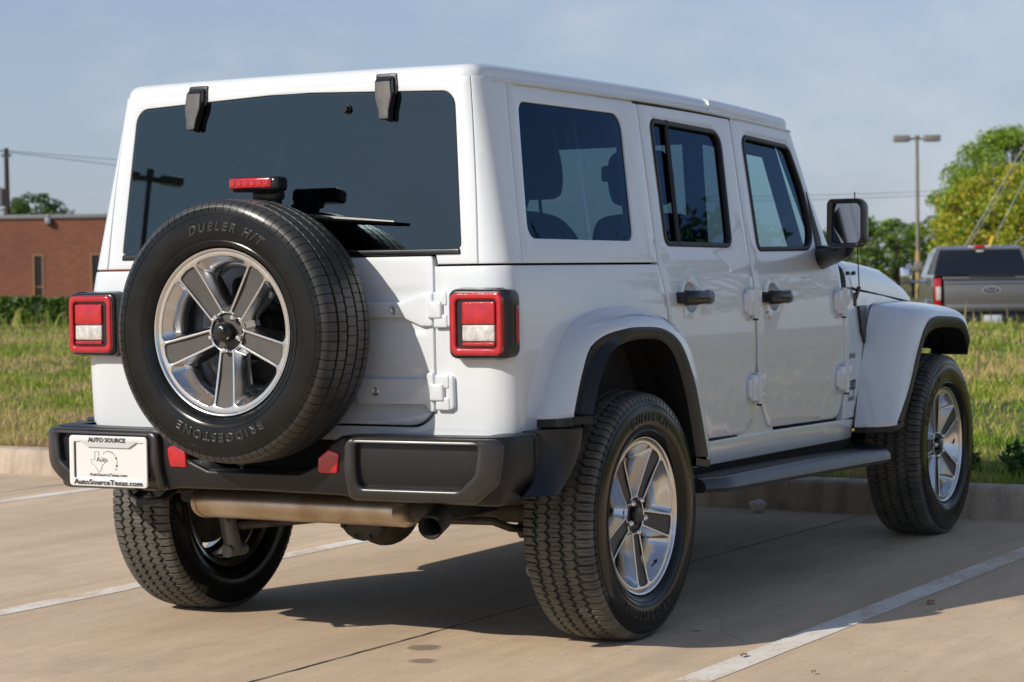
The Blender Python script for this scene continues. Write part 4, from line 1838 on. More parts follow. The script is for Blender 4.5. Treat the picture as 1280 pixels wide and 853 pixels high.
# windscreen
mb = MB()
def wsp(y, z, d=0.0):
    return Vector((1.815 + (1.694 - z) * .43 + .035 * (1 - (y / .7) ** 2) - d, y, z))
for s in (1, -1):
    yt, yb = .688, .757
    rings = []
    for z in np.linspace(1.19, 1.70, 6):
        yo = wz(z) - .006
        p = wsp(yo, z)
        x0 = 1.80 + (1.70 - z) * .43 - .012
        rings.append([(x0, -s * (yo - .06), z), (x0, -s * yo, z), (x0 + .045, -s * (yo - .006), z), (x0 + .055, -s * (yo - .06), z)])
    mb.loft(rings, True)
    mb.add([], [])
mb.box((1.825, 0, 1.700), (.07, 1.28, .05), bev=.015)
mb.box((2.045, 0, 1.195), (.09, 1.50, .03), bev=.01)
mb.build('windscreen_frame', WHITE, car, recalc=True)
mb = MB()
mb.loft([[(1.835 + (1.694 - z) * .43 + .03 * (1 - (y / .7) ** 2), y, z) for y in np.linspace(-wz(z) + .05, wz(z) - .05, 9)] for z in np.linspace(1.205, 1.685, 5)], False)
mb.build('windscreen_glass', GL_FRONT, car)

# rear window, its trim, hinges, wiper
mb = MB()
patch(mb, offset(resample(glassh if area2(glassh) > 0 else glassh[::-1], .03), .003), lambda q, z, d: S(q, z, d, -.004), thick=0, bev=0, cell=.5, step=.05)
rw = mb.build('rear_window', GL_REAR, car)
mb = MB()
patch(mb, glassh, lambda q, z, d: S(q, z, d, -.007), holes=[offset(resample(glassh if area2(glassh) > 0 else glassh[::-1], .03), .022)], thick=0, bev=0, cell=.05, step=.03)
mb.build('window_seal', SEAL, rw)
mb = MB()
patch(mb, rp([(-.642, 1.222, .002), (.642, 1.222, .002), (.642, 1.240, .004), (-.642, 1.240, .004)], 2), lambda q, z, d: S(q, z, d, .006), thick=.02, bev=.004, cell=.05, step=.05)
mb.build('window_bottom_trim', BLACKS, rw)
for yc in (.396, -.402):
    mb = MB()
    q = -yc
    zb, zt = 1.632, 1.776
    o = rp([(q - .044, 1.730, .006), (q - .040, 1.708, .01), (q + .040, 1.708, .01), (q + .044, 1.730, .006), (q + .042, 1.774, .008), (q - .042, 1.774, .008)], 3)
    patch(mb, o, lambda a, z, d: S(a, min(z, 1.80), d, .004), thick=.01, bev=.003, cell=.03, step=.02)
    o = rp([(q - .019, zb, .008), (q + .019, zb, .008), (q + .022, 1.662, .01), (q + .034, 1.70, .02), (q + .032, 1.764, .005), (q - .032, 1.764, .005), (q - .034, 1.70, .02), (q - .022, 1.662, .01)], 4)
    patch(mb, o, lambda a, z, d: S(a, z, d, .028 if z < 1.75 else .018), thick=.026, bev=.006, cell=.02, step=.012)
    hb = mb.build('glass_hinge', [BLACKS, HINGEM], rw, angle=30)
    for pf in hb.data.polygons:
        if pf.normal.x < -.93 and pf.center.z < 1.752:
            pf.material_index = 1  # rear faces coloured paler than the black sides, sunlit tone painted in
mb = MB()
fr = Matrix(((0, 0, -1, S(.216, 1.672)[0]), (-1, 0, 0, -.216), (0, 1, 0, 1.672), (0, 0, 0, 1)))
mb.lathe([(.0001, .014), (.009, .014), (.011, .010), (.012, .0), (.016, .0)], 18, fr)
mb.build('washer_nozzle', BLACKS, rw)
mb = MB()
xg = S(0, 1.30)[0]
mb.tube([(xg - .02, .02, 1.29), (xg - .045, -.02, 1.345), (xg - .05, -.10, 1.345), (xg - .035, -.24, 1.332)], [.03, .026, .016, .011], 10, flat=.6)
mb.tube([(xg - .040, -.02, 1.352), (xg - .040, -.24, 1.336), (xg - .036, -.428, 1.322)], [.008, .009, .005], 8)
mb.tube([(xg - .016, -.05, 1.342), (xg - .014, -.41, 1.318)], .0055, 6)
mb.build('wiper', BLACKS, rw, recalc=True)

# ---- fender flares
def flare(name, B, P, I, yb, front=False):
    n = 40
    B = [(b[0] - .030, b[1], (yb if len(b) < 3 else b[2]) - .014) for b in B]
    B3 = catmull([(b[0], b[2], b[1]) for b in B], n)
    P3 = catmull([(p[0], -.935, p[1]) for p in P], n)
    I3 = catmull([(p[0], -.932, p[1]) for p in I], n)
    rings = []
    for b, p in zip(B3, P3):
        c = b + (p - b) * .20
        c[1] = -.927
        if not front:
            e_ = .042 * max(0, min(1, (-.24 - b[0]) / .14))
            c[1] += e_
            p[1] += e_
        ring = []
        for t in np.linspace(0, 1, 10):
            q = (1 - t) ** 2 * b + 2 * t * (1 - t) * c + t * t * p
            ring.append(q)
        # small step where the white skin meets the black lip
        e = p + (np.array(p) - c) * 0
        ring.append(p + np.array([0, .006, 0]))
        rings.append(ring)
    mb = MB()
    mb.loft(rings, False)
    for rr_, sg in ((rings[0], 1), (rings[-1], -1)):
        pass
    # close the ends with a thin skirt
    for k in (0, -1):
        r0 = [np.array(v) for v in rings[k]]
        dn = np.array([0.0, 0, -.012])
        r1 = [v + dn for v in r0]
        mb.loft([r0, r1], False)
    f = mb.build(name, WHITE, car, angle=45, recalc=True)
    rings = []
    for p, i in zip(P3, I3):
        u = (i - p)
        u[1] = 0
        L = np.linalg.norm(u)
        u = u / L
        rings.append([p + np.array([0, .03, 0]) - u * .000, p + np.array([0, .002, 0]), p + u * .004 + np.array([0, -.004, 0]), p + u * (L * .5) + np.array([0, -.006, 0]), i - u * .006 + np.array([0, -.003, 0]), i, i + np.array([0, .05, 0]), i + np.array([0, .10, 0]) + u * .0])
    mb = MB()
    mb.loft(rings, False)
    # black strip under the white skin, running from the lip to the body at both ends
    for k in (0, -1):
        b, p, i = B3[k], P3[k], I3[k]
        t = np.array([0, 0, -.024])
        c = b + (p - b) * .20
        c[1] = -.927
        top = [(1 - t_) ** 2 * b + 2 * t_ * (1 - t_) * c + t_ * t_ * p + np.array([0, 0, -.011]) for t_ in np.linspace(0, 1, 8)]
        top.append(i + np.array([0, 0, -.004]))
        mb.loft([top, [v + t for v in top]], False)
        mb.loft([top, [np.array([v[0], -.76, v[2]]) for v in top]], False)
        mb.loft([[v + t for v in top], [np.array([v[0], -.76, v[2] - .024]) for v in top]], False)
    mb.build('flare_lip', BLACKP, f, angle=40, recalc=True)
    # inner wheel well
    mb = MB()
    rr2 = []
    for p in I3:
        rr2.append([np.array([p[0], -.90, p[2] + .01]), np.array([p[0], -.55, p[2] + .035]), np.array([p[0], -.42, p[2] + .02])])
    mb.loft(rr2, False)
    mb.add([r[2] for r in rr2] + [(I3[-1][0], -.42, .45), (I3[0][0], -.42, .45)], [tuple(range(len(rr2) + 2))])
    mb.build('wheel_well', BLACKM, f)
    return f


rB = [(-.475, .738), (-.405, .843), (-.332, .941), (-.225, 1.014), (-.03, 1.05), (.215, 1.042), (.39, .985), (.49, .90), (.56, .77), (.60, .57)]
rP = [(-.425, .742), (-.37, .857), (-.30, .948), (-.172, .985), (-.02, .989), (.126, .977), (.246, .929), (.343, .81), (.40, .68), (.451, .542)]
rI = [(-.378, .735), (-.325, .835), (-.252, .915), (-.15, .945), (-.02, .952), (.104, .942), (.197, .895), (.272, .79), (.322, .67), (.363, .549)]
right.append(flare('rear_fender_flare', rB, rP, rI, -.792))
fB = [(2.285, .525, -.765), (2.365, .715, -.76), (2.44, .857, -.755), (2.545, .985, -.74), (2.68, 1.016, -.72), (3.0, 1.018, -.70), (3.25, 1.010, -.68), (3.40, .985, -.68), (3.42, .93, -.70)]
fP = [(2.335, .533), (2.475, .657), (2.601, .825), (2.70, .918), (2.812, .952), (3.0, .950), (3.164, .938), (3.245, .910), (3.300, .850)]
fI = [(2.427, .540), (2.552, .675), (2.665, .825), (2.740, .880), (2.85, .902), (3.0, .903), (3.16, .893), (3.235, .860), (3.285, .800)]
ff = flare('front_fender_flare', fB, fP, fI, -.76)
right.append(ff)
mb = MB()
mb.loft([[(3.31, -.93, .86), (3.31, -.62, .93), (3.31, -.62, .80), (3.29, -.93, .795)], [(3.42, -.90, .85), (3.46, -.60, .93), (3.46, -.60, .80), (3.40, -.90, .80)]], True, (True, True))
mb.build('flare_nose', BLACKP, ff, recalc=True)

# small black antenna on the cowl (right side only)
mb = MB()
mb.box((2.255, -.775, 1.035), (.035, .03, .055), bev=.006)
mb.tube([(2.262, -.785, 1.04), (2.268, -.80, 1.09)], .009, 8)
mb.tube([(2.268, -.80, 1.09), (2.225, -.80, 1.475)], .0026, 6)
mb.build('antenna', BLACKS, car)

# ---- mirror
mb = MB()
mc = Vector((1.615, -.985, 1.336))
o = rp([(-.098, -.102, .03), (.098, -.102, .035), (.100, .102, .035), (-.094, .102, .025)], 6)
def mirS(u, v, d):
    return (mc.x + d * .62, mc.y - u * .74 - d * .06, mc.z + v * .91 - d * .02)
o2 = offset(resample(o, .02), .014)
rings = []
for d, k in [(0, 1), (-.004, .985)]:
    pass
oo = resample(o, .02)
rings = [[mirS(u * .90, v * .90, -.002) for u, v in oo], [mirS(u * .97, v * .97, -.008) for u, v in oo], [mirS(u, v, .004) for u, v in oo], [mirS(u * 1.0, v * 1.0, .05) for u, v in oo], [mirS(u * .95, v * .95, .09) for u, v in oo], [mirS(u * .80, v * .82, .118) for u, v in oo], [mirS(u * .45, v * .5, .128) for u, v in oo]]
rings = [[mirS(u * .80 + .004, v * .80, .030) for u, v in oo], [mirS(u * .82, v * .82, .004) for u, v in oo]] + rings
mb.loft(rings, True, (False, True))
mb.tube([(1.90, -.765, 1.205), (1.86, -.82, 1.215), (1.76, -.90, 1.222), (1.68, -.965, 1.236), (1.66, -.985, 1.262)], [.05, .043, .034, .030, .028], 14, flat=1.0)
mir = mb.build('door_mirror', BLACKS, fd, recalc=True)
mb = MB()
patch(mb, [(u * .80 + .006, v * .80) for u, v in oo], lambda u, v, d: mirS(u, v, .012 - u * .13), thick=0, bev=0, cell=.5, flip=False)
mb.build('mirror_glass', CHROME, fd)

mb = MB()
patch(mb, rp([(Q(1.888), 1.236), (Q(1.950), 1.236, .01), (Q(1.945), 1.29, .01), (Q(1.868), 1.47), (Q(1.872), 1.40)], 3), lambda q, z, d: S(q, z, d, .004), thick=.02, bev=.003, cell=.03, step=.02)
mb.build('mirror_base_sail', SEAL, fd)

# ---- side step
mb = MB()
XS = np.linspace(0, 1, 40)
rings = []
for t in XS:
    x = .50 + 1.84 * t
    e0 = min(1, t / .055)
    e1 = min(1, (1 - t) / .075)
    yo = -.955 + (1 - e0) * .05 + (1 - e1) ** 1.5 * .16
    zt = .462 - .030 * t + (1 - e1) * .02 + .008 * math.sin(PI * t)
    zb = .414 - .038 * t
    yi = -.76
    wd = .030
    rings.append([(x, yi, zt - .01), (x, yi - .03, zt - .012), (x, yo + .06, zt - .012), (x, yo + .045, zt - .002), (x, yo + .035, zt), (x, yo + .018, zt - .003), (x, yo + .004, zt - .018), (x, yo, zb + .014), (x, yo + .012, zb), (x, yo + .08, zb - .004), (x, yi, zb + .01)])
mb.loft(rings, True, (True, True))
stp = mb.build('side_step', STEPM, car, angle=40, recalc=True)
mb = MB()
for k in range(62):
    x = .60 + 1.55 * k / 61
    t = (x - .50) / 1.79
    zt = .462 - .030 * t + .008 * math.sin(PI * t) - .011
    for j in range(5):
        mb.box((x + (.006 if j % 2 else 0), -.875 + j * .022, zt + .003), (.013, .014, .007), bev=.002, seg=1)
tr = mb.build('step_tread', STEPM, stp)
for x in (.62, 1.35, 2.05):
    mb = MB()
    mb.box((x, -.70, .415), (.05, .16, .03), bev=.006)
    mb.build('step_bracket', UNDER, stp)
right.append(stp)

# ---- tail lamps
mb = MB()
lq0, lq1, lz0, lz1 = .612, .840, .900, 1.128
def lampS(u, v, d):
    # housing wrapping round the corner: flat face at x=-.705, outer side at y=-.825
    k = 1 + max(0, d - .012) * 1.0
    a = .725 + (u - .725) * (k if u < .8 else 1)
    v = 1.018 + (v - 1.018) * k
    r = .030
    yf = .824 - r
    if a <= yf:
        return (-.706 + d, -a, v)
    L = r * PI / 2
    if a < yf + L:
        g = (a - yf) / r
        rr = max(.004, r - d)
        return (-.706 + r - rr * math.cos(g), -(yf + rr * math.sin(g)), v)
    s_ = a - yf - L
    return (-.706 + r + s_, -(.824 + .000 - d - s_ * .04), v)
hq = rp([(.626, .914, .026), (.902, .918, .03), (.902, 1.116, .03), (.626, 1.120, .026)], 6)
patch(mb, hq, lampS, thick=.055, bev=.012, cell=.02, step=.015)
lampo = mb.build('tail_lamp', BLACKS, car, angle=45)
fo = rp([(.636, .925, .022), (.812, .925, .022), (.812, 1.109, .022), (.636, 1.109, .022)], 6)
fi = rp([(.656, .946, .012), (.793, .946, .012), (.793, 1.089, .012), (.656, 1.089, .012)], 5)
mb = MB()
patch(mb, fo, lambda u, v, d: (-.716 + d, -u, v), holes=[fi], thick=.02, bev=.006, cell=.03, step=.012)
mb.build('lamp_ring', RED, lampo, angle=60)
mb = MB()
patch(mb, rp([(.676, 1.016, .006), (.788, 1.016, .006), (.788, 1.082, .006), (.676, 1.082, .006)], 3), lambda u, v, d: (-.713 + d, -u, v), thick=.012, bev=.004, cell=.03, step=.012)
mb.build('brake_lens', RED, lampo, angle=60)
mb = MB()
patch(mb, rp([(.676, .952, .006), (.788, .952, .006), (.788, .964, .006), (.676, .964, .006)], 3), lambda u, v, d: (-.713 + d, -u, v), thick=.012, bev=.003, cell=.03, step=.012)
mb.build('brake_lens', REDD, lampo, angle=60)
mb = MB()
patch(mb, rp([(.677, .966, .004), (.787, .966, .004), (.787, 1.014, .004), (.677, 1.014, .004)], 3), lambda u, v, d: (-.712 + d, -u, v), thick=.012, bev=.004, cell=.03, step=.012)
mb.build('reverse_lens', CLEARL, lampo, angle=60)
mb = MB()
patch(mb, rp([(.868, .960, .006), (.886, .960, .006), (.886, 1.070, .006), (.868, 1.070, .006)], 3), lambda u, v, d: lampS(u, v, d - .004), thick=.006, bev=.002, cell=.03, step=.02)
mb.build('side_marker', REDD, lampo, angle=60)
right.append(lampo)

# ---- mirrored copies on the left side
for o in right:
    mirror_tree(o, car)
mirror_tree(tr, stp) if False else None

# ---- rear bumper
BR, BX, BY = .085, -.838, .852
BC0 = BY - BR
BCL = BR * PI / 2


def bS(q, z, d=0.0, pr=0.0):
    a = abs(q)
    d = d - pr
    bow = .045 * min(1, a / .8) ** 2
    if a <= BC0:
        x, y = BX + bow + d, a
    elif a < BC0 + BCL:
        g = (a - BC0) / BR
        r = max(.002, BR - d)
        x, y = BX + bow + BR - r * math.cos(g), BC0 + r * math.sin(g)
    else:
        s = a - BC0 - BCL
        x, y = BX + bow + BR + s, BY - d + s * .06
    # the face leans in towards its lower edge
    tuck = max(0, .60 - z) ** 1.5 * .9
    if a < BC0 + BCL * .5:
        x += tuck
    else:
        y -= tuck
        x += tuck * .4
    return (x, -y if q > 0 else y, z)


mb = MB()
hb = [(0, .572), (.17, .572), (.235, .600), (.285, .668), (.325, .690), (1.09, .694)]
lb = [(1.085, .60), (1.06, .548), (.99, .500), (.88, .488), (.40, .495), (.30, .508), (0, .512)]
half = hb + lb
o = [(q, z) for q, z in half] + [(-q, z) for q, z in half[::-1]][1:-1]
o = rp([(q, z, .02) for q, z in o], 3)
patch(mb, o, bS, thick=.085, bev=.014, cell=.03, step=.02, seg=4)
# top shelf between the bumper and the body
for s in (1, -1):
    patch(mb, rp([(-.74, s * .34), (-.50, s * .34), (-.50, s * .83), (-.74, s * .83)]), lambda x, y, d: (x, y, .684 - d), thick=.02, bev=0, cell=.3, step=.3)
patch(mb, rp([(-.74, -.34), (-.60, -.34), (-.60, .34), (-.74, .34)]), lambda x, y, d: (x, y, .555 - d), thick=.02, bev=0, cell=.3, step=.3)
bump = mb.build('rear_bumper', BLACKP, car, angle=45, recalc=True)
for s in (1, -1):
    mb = MB()
    fr_o = rp([(.345, .497, .02), (.76, .497, .05), (.835, .560, .05), (.850, .688, .03), (.345, .688, .03)], 6)
    fr_i = rp([(.385, .538, .02), (.715, .538, .04), (.770, .585, .03), (.780, .672, .012), (.385, .672, .015)], 6)
    patch(mb, [(s * a, b) for a, b in fr_o], lambda q, z, d: bS(q, z, d, .026), holes=[[(s * a, b) for a, b in fr_i]], thick=.05, bev=.015, cell=.02, step=.015, seg=6)
    patch(mb, [(s * a, b) for a, b in offset(fr_i, -.004)], lambda q, z, d: bS(q, z, d, -.001), thick=0, bev=0, cell=.04, step=.03)
    mb.build('bumper_end_cap', CAPM, bump, angle=50)
    mb = MB()
    patch(mb, rp([(s * .225, .565, .006), (s * .290, .565, .008), (s * .300, .625, .01), (s * .262, .637, .012), (s * .225, .610, .01)], 4), lambda q, z, d: bS(q + s * .022, z + .012, d, .006), thick=.02, bev=.004, cell=.03, step=.015)
    mb.build('bumper_reflector', RED, bump, angle=60)
    mb = MB()
    mb.tube([bS(s * (1.000 - max(0, .58 - z) * .6), z, 0, .0005) for z in np.linspace(.50, .692, 12)], .003, 6)
    mb.build('bumper_seam', BLACKM, bump)
    # rear mud guard behind the wheel
    mb = MB()
    mb.loft([[(-.60, -s * .76, z), (-.585 + k * .5, -s * (.850 - t * .10), z), (-.555 + k, -s * (.880 - t * .12), z), (-.515 + k, -s * (.912 - t * .14), z), (-.470 + k, -s * (.930 - t * .12), z), (-.440 + k, -s * (.930 - t * .10), z), (-.430 + k, -s * .80, z)] for z, k, t in ((.698, 0, 0), (.68, 0, .02), (.64, -.008, .05), (.60, -.028, .10), (.565, -.055, .14), (.535, -.090, .17), (.512, -.130, .19))], True, (True, True))
    mb.build('mud_guard', BLACKP, bump, recalc=True)
    mb = MB()
    if s < 0:
        continue
    mb.tube([(-.72, s * .43 + .05, .50), (-.80, s * .43 + .055, .468), (-.845, s * .43, .462), (-.80, s * .43 - .055, .468), (-.72, s * .43 - .05, .50)], .013, 10)
    mb.build('tow_hook', BLACKS, bump)
mb = MB()
mb.tube([bS(-.262 + .01, .655, 0, .012)], .001) if False else None

# ---- number plate in its dealer frame, left end of the bumper
pc = Vector((-.866, .533, .590))
mb = MB()
def plS(u, v, d):
    return (pc.x + d, pc.y - u, pc.z + v)
po = rp([(-.156, -.080, .012), (.156, -.080, .012), (.156, .080, .012), (-.156, .080, .012)], 5)
pi_ = rp([(-.137, -.055, .004), (.145, -.055, .004), (.145, .060, .004), (-.137, .060, .004)], 3)
patch(mb, po, plS, holes=[pi_], thick=.006, bev=.002, cell=.03, step=.02)
PLW = pbr('plate_white', (0.66, 0.66, 0.65), 0.35, coat=.6)
PLG = pbr('plate_grey', (0.42, 0.42, 0.42), 0.4)
PLK = pbr('plate_black_print', (0.02, 0.02, 0.022), 0.5)
PLY = pbr('plate_yellow_print', (0.65, 0.36, 0.03), 0.5)
PLP = pbr('plate_pale_grey_print', (0.50, 0.50, 0.50), 0.5)
plate = mb.build('license_plate', PLW, car, angle=50)
mb = MB()
mb.box((pc.x + .006, pc.y, pc.z), (.003, .29, .13))
mb.build('plate_sheet', PLW, plate)
mb = MB()
patch(mb, [(-.115, .064), (-.08, .044), (.085, .044), (.12, .064)], lambda u, v, d: plS(u, v, d - .0015), thick=0, bev=0, cell=.1)
mb.build('frame_ribbon', PLP, plate)
mb = MB()
ax, ay = (0, -1, 0), (0, 0, 1)
put_text(mb, 'AUTO SOURCE', .019, (pc.x, pc.y + .002, pc.z + .061), ax, ay, .003, width=.150, off=.03)
mb.build('plate_lettering', PLK, plate, smooth=False)
mb = MB()
put_text(mb, 'AutoSourceTexas.com', .0225, (pc.x, pc.y - .001, pc.z - .0735), ax, ay, .003, width=.275, off=.02)
mb.build('plate_lettering', PLK, plate, smooth=False)
mb = MB()
put_text(mb, 'AutoSourceTexas.com', .013, (pc.x + .005, pc.y + .001, pc.z - .047), ax, ay, .0015, width=.150, off=.02)
mb.build('plate_lettering', PLK, plate, smooth=False)
mb = MB()
put_text(mb, 'Auto', .021, (pc.x + .005, pc.y + .026, pc.z - .002), ax, ay, .0015, width=.045)
mb.build('plate_lettering', PLK, plate, smooth=False)
mb = MB()
mb.box((pc.x + .0042, pc.y + .1345, pc.z + .002), (.002, .006, .112))  # black strip painted as the shadow inside the frame edge
mb.build('frame_painted_shadow', PLK, plate, smooth=False)
mb = MB()
tex = [(-.020, .030), (-.020, .004), (-.038, .004), (-.030, -.010), (-.018, -.018), (-.006, -.034), (.004, -.030), (.010, -.012), (.022, -.004), (.020, .010), (.004, .012), (-.004, .014), (-.004, .030)]
for i in range(len(tex)):
    a = tex[i - 1]
    b = tex[i]
    mb.tube([(pc.x + .0035, pc.y + .035 - a[0], pc.z + a[1]), (pc.x + .0035, pc.y + .035 - b[0], pc.z + b[1])], .0009, 4)
mb.build('plate_state_outline', PLP, plate, smooth=False)
mb = MB()
for k in range(9):
    a0 = R(125 - k * 19)
    a1 = R(125 - k * 19 - 13)
    t = .0012 + .0042 * min(1, k / 6)
    ri = .034
    V = [(pc.x + .0035, pc.y + .002 - (ri + e) * math.cos(a), pc.z - .004 + (ri + e) * math.sin(a)) for a, e in ((a0, 0), (a0, t), (a1, t), (a1, 0))]
    mb.add(V, [(0, 1, 2, 3)], 1 if k > 3 and k % 2 == 0 else 0)
mb.build('plate_gauge_arc', [PLK, PLY], plate, smooth=False)

# ---- underbody
mb = MB()
for s in (-1, 1):
    mb.box((1.35, s * .71, .455), (1.95, .05, .10), bev=.01)
    mb.box((1.35, s * .42, .50), (3.9, .08, .12), bev=.01)
    mb.box((-.45, s * .42, .53), (.5, .08, .10), bev=.01)
mb.box((.95, 0, .52), (1.7, 1.30, .10), bev=.02)
mb.box((-.30, -.28, .455), (.42, .36, .12), bev=.03)
mb.box((.75, .10, .42), (.9, .5, .12), bev=.04)
mb.tube([(2.2, -.12, .45), (.1, 0, .40)], .035, 12)
mb.build('chassis_frame', UNDER, car)
mb = MB()
mb.tube([(0, .74, .39), (0, -.74, .39)], .042, 16)
bm = bmesh.new()
bmesh.ops.create_uvsphere(bm, u_segments=24, v_segments=14, radius=.135)
for v in bm.verts:
    v.co.y *= .85
mb.from_bm(bm, (-.01, .05, .385))
mb.tube([(-.125, .05, .385), (-.15, .05, .385)], .105, 20)
for k in range(10):
    a = k * PI / 5
    mb.tube([(-.148, .05 + .095 * math.cos(a), .385 + .095 * math.sin(a)), (-.16, .05 + .095 * math.cos(a), .385 + .095 * math.sin(a))], .008, 6)
mb.box((-.02, .60, .35), (.14, .09, .12), bev=.02)
mb.box((-.02, -.60, .35), (.14, .09, .12), bev=.02)
mb.tube([(-.10, .62, .30), (-.10, -.55, .44)], .016, 8)
mb.build('rear_axle', IRON, car)
mb = MB()
mb.tube([(-.22, .55, .34), (-.24, .50, .36), (-.24, -.50, .38), (-.22, -.55, .36), (-.05, -.58, .33)], .013, 8)
mb.build('stabiliser_bar', IRON, car)
for s in (-1, 1):
    mb = MB()
    mb.tube([(0, s * .52, .33), (.62, s * .44, .42)], .022, 10)
    mb.tube([(0, s * .57, .33), (0, s * .47, .33)], .032, 12)
    mb.build('control_arm', IRON, car)
    mb = MB()
    mb.tube([(.02, s * .66, .40), (-.06, s * .62, .46), (-.10, s * .55, .44), (-.04, s * .48, .50)], .006, 6)
    mb.build('brake_hose', BLACKM, car)
for y in (.20, -.18):
    mb = MB()
    mb.tube([(-.60, y, .50), (-.60, y + .01, .56)], .010, 8)
    mb.box((-.60, y, .505), (.05, .03, .02), bev=.004)
    mb.build('exhaust_hanger', IRON, car)
for s in (-1, 1):
    mb = MB()
    mb.tube([(-.13, s * .60, .215), (-.12, s * .640, .38)], .030, 14)
    mb.tube([(-.12, s * .640, .38), (-.10, s * .70, .62)], .022, 14)
    mb.tube([(-.17, s * .60, .22), (-.07, s * .60, .22)], .022, 10)
    mb.build('shock_absorber', SHOCK, car)
    mb = MB()
    mb.tube([(.0 + .055 * math.cos(a), s * .50 + .055 * math.sin(a), .43 + a * .0045) for a in np.linspace(0, 11 * PI, 110)], .009, 6)
    mb.build('coil_spring', IRON, car)
mb = MB()
mb.tube([(3.008, .74, .39), (3.008, -.74, .39)], .042, 16)
mb.tube([(2.86, .66, .36), (2.86, -.66, .40)], .02, 10)
mb.build('front_axle', IRON, car)
mb = MB()
mb.tube([(-.60, .345, .452), (-.60, .335, .452), (-.60, -.415, .452), (-.60, -.43, .452)], [.085, .098, .098, .07], 28, flat=.56)
mb.tube([(-.60, .338, .452), (-.60, .322, .452)], .101, 28, flat=.57)
mb.build('muffler', STEEL, car, recalc=True)
mb = MB()
mb.tube([(-.60, -.41, .452), (-.60, -.47, .452), (-.61, -.52, .452), (-.66, -.56, .437), (-.74, -.575, .418)], [.032, .036, .038, .038, .038], 16, caps=False)
mb.tube([(-.743, -.576, .417), (-.66, -.56, .437)], .034, 16, caps=False)
mb.tube([(-.55, -.46, .49), (-.56, -.55, .50), (-.52, -.60, .52)], .008, 6)
mb.build('tailpipe', IRON, car)

# ---- wheels
def tyre_mesh(kind):
    """tread blocks as real relief; local frame x, y in the wheel plane, z outward"""
    mb = MB()
    NP = 88
    FR = [0, .045, .09, .27, .5, .545, .59, .79]
    rows = NP * 8
    R0, TW = .3985, .108
    if kind == 'terrain':
        gro = [-.066, -.023, .023, .066]
        gw = .0068
        zig = .0066
        depth = .0115
    else:
        gro = [-.070, -.026, .026, .070]
        gw = .0050
        zig = .0010
        depth = .009
    cols = []           # (z position fn, base kind, rib index)
    edges = [-TW] + gro + [TW]
    spec = []
    for i in range(5):
        a, b = edges[i], edges[i + 1]
        la = a + (gw if i > 0 else 0)
        lb = b - (gw if i < 4 else 0)
        for k in range(5):
            f = k / 4
            spec.append((la + (lb - la) * f, (1 - f) * (i > 0), f * (i < 4), i, i, 1))
        if i < 4:
            spec.append((b - gw * .7, 0, 1, i, i, 0))
            spec.append((b + gw * .7, 1, 0, i + 1, i + 1, 0))
    crown = lambda z: R0 - .010 * (abs(z) / TW) ** 2.6
    side = [(.3815, .1155, 2), (.372, .1200, 2), (.360, .1230, 3), (.345, .1262, 3), (.325, .1280, 3), (.302, .1275, 3), (.280, .1238, 3), (.274, .1205, 3), (.271, .1215, 3), (.262, .1165, 3), (.256, .110, 3), (.2525, .101, 3)]
    V = []
    ncol = 0
    for r in range(rows):
        ph = r % 8
        pk = r // 8
        fr_ = FR[ph]
        th = 2 * PI * (pk + fr_) / NP
        tri = abs(fr_ * 2 - 1) * 2 - 1
        row = []
        big = (kind == 'terrain' and ph in (1, 2)) or (kind != 'terrain' and ph == 1)
        for rr_, zz, t in side[::-1]:
            dd = .0055 if (t == 2 and big) else 0
            row.append((rr_ - dd, -zz + dd * .6))
        for z0, fa, fb, i, gi, top in spec:
            wob = (math.sin(pk * 2.4 + i) * .0008) if kind == 'terrain' else 0
            zs = z0 + (zig * tri + wob) * (1 if 0 < fa + fb else 0)
            h = 0.0
            if not top:
                h = depth
            elif kind == 'terrain':
                gh = 1 if i % 2 == 0 else 5
                mid = abs((z0 - (edges[i] + edges[i + 1]) / 2) / ((edges[i + 1] - edges[i]) / 2))
                if ph == gh or (i in (0, 4) and ph == 2):
                    h = depth * (.9 if i in (0, 4) else .75)
                elif ph == (5 if i % 2 == 0 else 1) and mid > .35:
                    h = depth * .35
            else:
                if i in (0, 4):
                    h = depth * .7 if ph == 1 else 0
                else:
                    h = depth * .3 if ph == (1 if i % 2 else 5) else 0
            row.append((crown(zs) - h, zs))
        for rr_, zz, t in side:
            dd = .0055 if (t == 2 and big) else 0
            row.append((rr_ - dd, zz - dd * .6))
        ncol = len(row)
        c, s_ = math.cos(th), math.sin(th)
        V.extend([(rr_ * c, rr_ * s_, zz) for rr_, zz in row])
    F = []
    for r in range(rows):
        r2 = (r + 1) % rows
        for k in range(ncol - 1):
            F.append((r * ncol + k, r * ncol + k + 1, r2 * ncol + k + 1, r2 * ncol + k))
    mb.V = V
    mb.F = [f[::-1] for f in F]
    ns_ = len(side)
    mi = []
    for r in range(rows):
        for k in range(ncol - 1):
            mi.append(1 if (k < ns_ - 2 or k >= ncol - ns_ + 1) else 0)
    mb.M = mi
    return mb


def ring_text(mb, txt, rad, h, cdeg, zoff, shear=0.0, off=.015, sp=1.15, mi=2):
    V, F = text_mesh(txt, 1.0, .045, off, shear, sp)
    out = []
    for v in V:
        a = R(cdeg) - v[0] * h / rad
        r = rad + v[1] * h
        zz = .1285 if .29 < r < .345 else .127
        out.append((r * math.cos(a), r * math.sin(a), zoff + v[2] * h * .5))
    mb.add(out, [f for f in F], mi)


